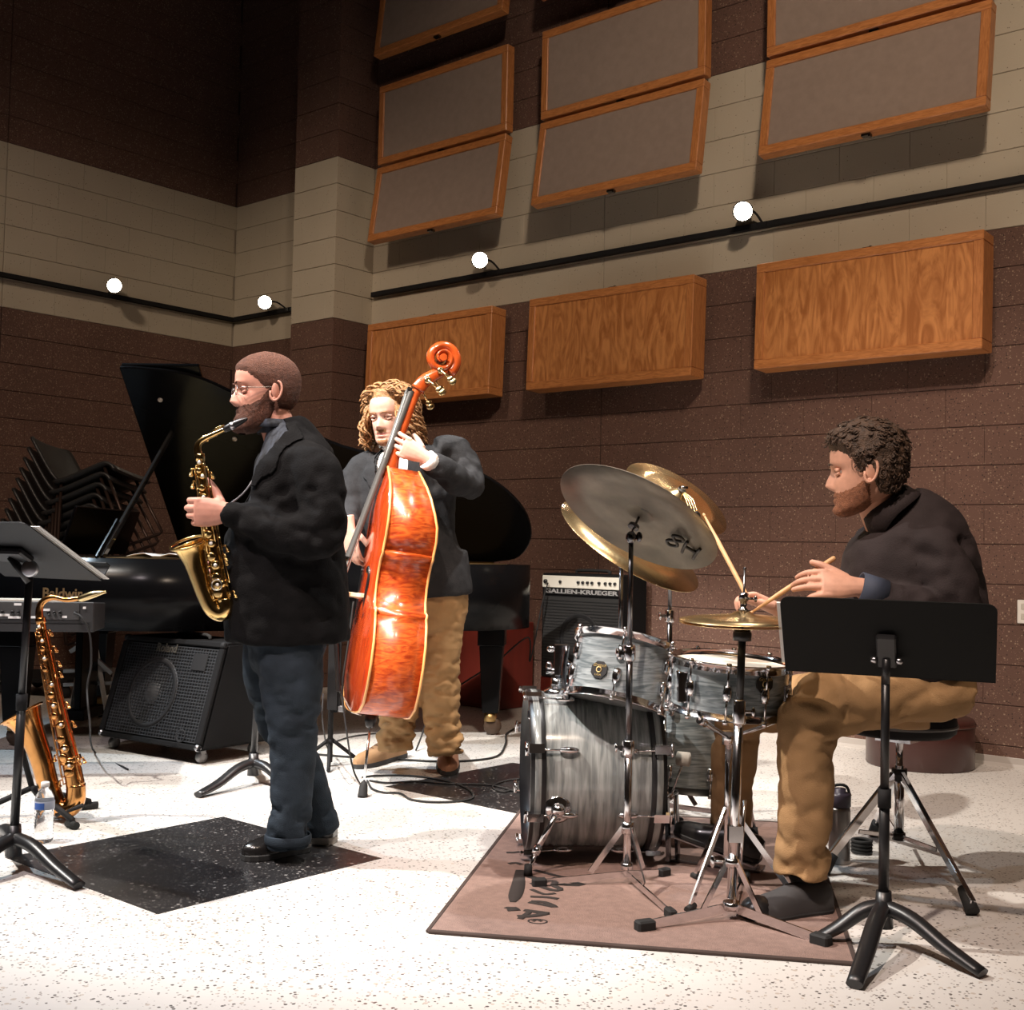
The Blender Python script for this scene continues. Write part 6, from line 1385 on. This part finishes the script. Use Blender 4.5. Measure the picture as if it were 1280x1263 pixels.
mb.tube([j2_(560, 690), j2_(566, 745)], [(.085, .10), (.09, .10)], 20, k=3)
def ax2(p):
    y_ = PR(p)[1]; xs = np.interp(y_, [r[1] for r in rows2], [r[0] for r in rows2]); r_ = p-W(xs, y_, D2); return float(r_@F2), float(r_@S2), y_
def open2(y_): return float(np.interp(y_, [550, 566, 590, 625, 650], [.060, .075, .06, .03, .0]))
def cut2(p): f_, s_, y_ = ax2(p); return f_ > .02 and f_ < .175 and abs(s_) < open2(y_) and y_ < 650
def wf2(p): x_, y_, d_ = PR(p); return 1.9 if x_ > 540 and 545 < y_ < 625 else .8
jo, V, N, F = garment('jacket', mb, .0095, 5, JK2, p2, .008, 11, 8, (1, 1, 1.3), cut2, .006, wf2)
lapw2 = lambda y_: float(np.interp(y_, [550, 566, 592, 600, 604, 645], [.03, .05, .085, .095, .07, .012]))
offset_patch('lapel', V, N, F, lambda p: (lambda a: a[0] > -.02 and 556 < a[2] < 645 and open2(a[2])-.01 < abs(a[1]) < open2(a[2])+lapw2(a[2]) and a[0] < .17)(ax2(p)), .008, JK2, jo)
SHW = mat('white_shirt', (.80, .79, .77), .8, bump=.15, bscale=120)
mb = MB(); mb.tube(P[:6], [(r[0]*.88, r[1]*.88) for r in R[:6]], 30, k=4, hint=rth, pw=2.2); garment('shirt', mb, .011, 3, SHW, p2)
cc = j2_(498, 562, -.0); cu_ = nrm(j2_(492, 542)-cc); rows = []
for zz, rr in ((-.010, .074), (.016, .070), (.036, .066), (.034, .072), (.006, .084)): rows.append([cc+cu_*zz+(F2*math.cos(a)*1.05+S2*math.sin(a)*1.0)*rr for a in np.linspace(.22, 6.06, 22)])
b = MB(); b.grid(rows); o = build('shirt_collar', b, SHW, p2); md = o.modifiers.new('s', 'SOLIDIFY'); md.thickness = .004
b = MB(); b.tube([j2_(541, 580, dN+.02), j2_(533, 574, dN)], .043, 18); build('shirt_cuff', b, SHW, p2)
KH2 = mat('khaki_cotton', (.40, .245, .115), .85, spec=.2, bump=.25, bscale=300, var=.15, vscale=10)
mb = MB(); Pq, Rq = path([(534, 735, 52, .13), (534, 765, 50, .13), (533, 790, 42, .12)], D2, M2); mb.tube(Pq, Rq, 28, k=3, hint=rth)
mb.tube([j2_(554, 755), j2_(553, 800, -.01), j2_(550, 850, -.02), j2_(553, 900, .0), j2_(557, 932, -.01), j2_(558, 943, -.02)], [(.098, .10), (.092, .095), (.088, .088), (.086, .082), (.082, .080), (.078, .078)], 24, k=5, hint=rth)
mb.tube([j2_(514, 755), j2_(508, 810, -.0), j2_(504, 860, .0), j2_(497, 905, .03), j2_(494, 930, .04), j2_(494, 938, .04)], [(.098, .10), (.092, .095), (.088, .088), (.084, .080), (.080, .078), (.074, .074)], 24, k=5, hint=rth)
def wfk(p): y_ = PR(p)[1]; return 2.4 if y_ > 895 else (1.6 if 825 < y_ < 875 else .9)
garment('trousers', mb, .009, 4, KH2, p2, .011, 13, 3, (1, 1, 2.2), None, 0, wfk)
TAN = mat('tan_suede', (.34, .20, .10), .85, bump=.2, bscale=200); TANR = mat('rust_suede', (.33, .155, .085), .85, bump=.2, bscale=200); LTAN = mat('lace_brown', (.12, .06, .035), .8)
b = MB(); b.tube([j2_(557, 925, .01), FL(559, 945)+UPZ*.06], .05, 14); build('sock', b, TANR, p2)
shoe(p2, FL(504, 946), FL(444, 962), TAN, SOLEB, .085, .050, .022, LTAN)
shoe(p2, FL(560, 938), FL(560, 971), TANR, SOLEB, .085, .052, .022, LTAN)

# ------------------------------------------------------------------ drummer
D3 = 3.66; M3 = FPX/D3
def j3_(x, y, d=0): return W(x, y, D3+d)
p3 = thing('person', 'curly haired man in dark shirt and khaki trousers seated at the drums', 'person', A(*FL(1100, 1100)[:2], 0))
F3 = nrm(-rth*math.cos(.12)+fwh*math.sin(.12)); S3 = np.cross(UPZ, F3)
SK3 = skin_mat('skin_warm', (.58, .31, .22)); LIP3 = mat('lip_warm', (.48, .19, .15), .5)
h3 = Head(j3_(1083, 589, -.06), -rth*math.cos(.33)+fwh*math.sin(.33)-UPZ*.07, UPZ-rth*.02, 1.07)
body = MB()
body.tube([j3_(1090, 608, -.05), j3_(1103, 645, -.03), j3_(1118, 680, 0)], [.060, .062, .066], 18, k=4)
body.tube([j3_(1126, 695), j3_(1132, 740), j3_(1140, 800), j3_(1155, 860)], [(.07, .09), (.12, .14), (.13, .14), (.12, .13)], 18, k=4, hint=rth)
body.tube([j3_(1168, 695, -.14), j3_(1186, 775, -.19), j3_(1075, 736, -.21)], [.055, .046, .030], 12, k=4); body.tube([j3_(1090, 695, .16), j3_(1060, 785, .24), j3_(972, 763, .12)], [.055, .046, .030], 12, k=4)
body.tube([j3_(1180, 870, -.07), j3_(1060, 884, -.16), j3_(1020, 893, -.2), j3_(1007, 1000, -.2), j3_(1003, 1085, -.2)], [.06, .055, .05, .045, .035], 12, k=4); body.tube([j3_(1160, 880, .08), j3_(980, 888, .22), j3_(932, 896, .26), j3_(915, 1000, .34), j3_(912, 1050, .37)], [.06, .055, .05, .045, .035], 12, k=4)
V, N, F = remesh(body, .008, 4); B3 = MB(); add_mesh(B3, V, F); h3.add(B3)
hm = MB(); hand(hm, j3_(1070, 734, -.21), -rt*.98+up*.10, fw*.75-up*.5, up*.8+fw*.3, ((.35, .45, .25), (.30, .5, .3), (.18, .25, .2), (.35, .5, .3)), 1.10, thumb=(.8, .55, .1), tcurl=.3, spread=.1)
hand(hm, j3_(972, 762, .12), -rt*.90+up*.42, -fw*.2-up*.75, -fw*.75+up*.45, ((.7, 1.0, .6), (.8, 1.1, .6), (.9, 1.1, .6), (.9, 1.1, .6)), 1.08, thumb=(.85, .35, .3), tcurl=.3)
V, N, F = remesh(hm, .0034, 2); add_mesh(B3, V, F); build('body', B3, [SK3, LIP3, EYEW, IRIS], p3)
HR3 = mat('hair_dark_brown', (.060, .032, .018), .6, bump=.5, bscale=250, var=.5, vscale=70)
def hair3(p):
    x, y, z = p; line = np.interp(y, [-.11, -.035, -.015, .012, .03, .06, .1], [-.075, -.062, .000, -.006, .035, .058, .068]); return ss(z, line-.004, line+.015)
build('hair', h3.shell(hair3, lambda p: .012+.016*ss(p[2], .02, .10), .005, 60), HR3, p3)
b = MB(); R_ = random.Random(9); cand = [(i, j) for i in range(NZ) for j in range(NP) if h3.mk[i, j] > .7]
for q in range(420):
    i, j = R_.choice(cand); p = h3.O[i, j]; n_ = h3.Nn[i, j]; e_ = nrm(np.cross(n_, (R_.uniform(-1, 1), R_.uniform(-1, 1), R_.uniform(-1, 1)))); g_ = np.cross(n_, e_); rr = R_.uniform(.005, .010); hh2 = R_.uniform(.002, .010); tn = R_.uniform(.8, 1.5)
    b.tube([h3.w(p+n_*(-.004+hh2*k/8)+(e_*math.cos(tn*6.28*k/8)+g_*math.sin(tn*6.28*k/8))*rr+e_*k*.0008) for k in range(9)], [.0026]*7+[.002, .001], 5)
cu = build('curls', b, HR3, p3); cu['kind'] = 'stuff'
BD3 = mat('beard_reddish', (.28, .11, .055), .8, bump=.8, bscale=420, var=.3, vscale=110)
def beard3(p):
    x, y, z = p; ln = np.interp(y, [-.02, .0, .03, .06, .10], [-.03, -.026, -.045, -.056, -.056]); m = ss(-z, -ln, -ln+.016)*ss(y, -.010, .012)
    if abs(x) < .024 and -.084 < z < -.062 and y > .06: m *= .1
    return m*.9
build('beard', h3.shell(beard3, lambda p: .002+.006*ss(-p[2], .08, .115), .0010, 170, 4), BD3, p3)
for sg in (-1, 1):
    b = MB(); b.tube([h3.w((sg*x, y, z)) for x, y, z in ((.014, .0985, .020), (.030, .098, .0255), (.048, .088, .020))], [(.0015, .003), (.002, .004), (.001, .002)], 8, k=3); build('eyebrow', b, HR3, p3)
SH3 = mat('dark_brown_shirt', (.027, .0195, .0205), .8, spec=.25, bump=.2, bscale=260, var=.15, vscale=20)
rows3 = [(1121, 624, 29, .085), (1131, 642, 50, .135), (1137, 665, 69, .17), (1138, 700, 82, .185), (1138, 750, 90, .19), (1138, 800, 92, .19), (1147, 836, 80, .172), (1152, 850, 66, .15)]
P, R = path(rows3, D3, M3); mb = MB(); mb.tube(P, R, 36, k=4, hint=rth, pw=2.2)
mb.tube([j3_(1150, 680, -.10), j3_(1172, 696, -.145), j3_(1188, 735, -.18), j3_(1186, 776, -.20), j3_(1150, 763, -.215), j3_(1115, 748, -.215), j3_(1100, 741, -.213)], [.080, .084, .078, .070, .060, .050, .046], 20, k=5)
mb.tube([j3_(1100, 680, .12), j3_(1088, 700, .165), j3_(1065, 770, .235), j3_(1040, 785, .22), j3_(1005, 774, .16)], [.080, .082, .065, .056, .045], 20, k=5)
def wf3(p): x_, y_, d_ = PR(p); return 1.9 if x_ > 1130 and y_ > 670 else .9
so, V, N, F = garment('shirt', mb, .0085, 5, SH3, p3, .009, 10, 12, (1, 1, 1.2), None, 0, wf3)
NAVY = mat('navy_cuff', (.035, .045, .075), .75)
b = MB(); b.tube([j3_(1106, 744, -.213), j3_(1074, 735, -.21)], [.0445, .047], 22, cap=False); o = build('turned_cuff', b, NAVY, p3); md = o.modifiers.new('s', 'SOLIDIFY'); md.thickness = .005
cu_ = nrm(UPZ*.79+F3*.61); cc = j3_(1109, 632, -.035); cf3 = nrm(F3-cu_*np.dot(F3, cu_)); cs3 = np.cross(cu_, cf3); rows = []
for zz, rr in ((-.034, .078), (-.004, .074), (.016, .071), (.017, .076), (-.012, .086), (-.030, .095)):
    rows.append([cc+cu_*(zz-(.030*max(gs(a-.62, .4), gs(a-5.66, .4)) if rr > .09 else 0))+(cf3*math.cos(a)*1.04+cs3*math.sin(a)*.98)*rr for a in np.linspace(.20, 6.08, 34)])
b = MB(); b.grid(rows); o = build('shirt_collar', b, SH3, p3); md = o.modifiers.new('s', 'SOLIDIFY'); md.thickness = .004
KH3 = mat('tan_chinos', (.33, .20, .095), .85, spec=.2, bump=.25, bscale=300, var=.15, vscale=10)
mb = MB(); mb.tube([j3_(1197, 864, 0), j3_(1160, 860, 0), j3_(1120, 864, 0)], [(.082, .17), (.10, .19), (.092, .17)], 24, k=4, hint=UPZ)
mb.tube([j3_(1182, 866, -.07), j3_(1130, 867, -.10), j3_(1060, 879, -.16), j3_(1018, 888, -.20), j3_(1009, 930, -.205), j3_(1007, 1000, -.2), j3_(1004, 1060, -.2), j3_(1001, 1094, -.2)], [.088, .090, .092, .092, .084, .078, .077, .077], 24, k=5)
mb.tube([j3_(1160, 872, .08), j3_(1080, 874, .14), j3_(980, 880, .22), j3_(930, 892, .26), j3_(918, 940, .30), j3_(915, 1000, .34), j3_(912, 1052, .37)], [.10, .095, .088, .084, .076, .070, .066], 24, k=5)
def wft(p): x_, y_, d_ = PR(p); return 2. if y_ > 1040 or (y_ < 930 and x_ < 1060) else .9
garment('trousers', mb, .0085, 4, KH3, p3, .010, 11, 21, (1, 1, 1.5), None, 0, wft)
SHD = mat('black_shoe', (.014, .0135, .014), .3, coat=.2); GREYS = mat('grey_shoe_suede', (.045, .043, .044), .7)
sh = shoe(p3, FL(1036, 1140), FL(930, 1152), GREYS, SOLEB, .078, .054, .018)
b = MB(); hl = FL(1036, 1140); tl = FL(930, 1152); d_ = nrm(tl-hl); sd_ = np.cross(UPZ, d_); b.ell(hl*.16+tl*.84+UPZ*.024, (.055, .049, .044), (d_, sd_, UPZ), 16, 10); build('toe_cap', b, SHD, sh)
f0 = pd1+UPZ*.034; f1 = pd0-pv*.015+UPZ*.098
shoe(p3, f0, f1, SHD, SOLEB, .070, .048, .016, None)
# socks at the near ankle
b = MB(); b.tube([j3_(1001, 1080, -.2), FL(1012, 1134)+UPZ*.06], .048, 16); build('sock', b, BLACKM, p3)
b = MB(); b.tube([j3_(912, 1046, .37), f0*.85+f1*.15+UPZ*.06], .042, 16); build('sock', b, BLACKM, p3)
stick(W(937, 752, D3+.07), W(879, 642, D3+.32), 'wooden drumstick raised to the sizzle cymbal in the far hand')
stick(W(1044, 697, D3-.16), W(936, 768, D3-.12), 'wooden drumstick resting in the near hand above the music stand')
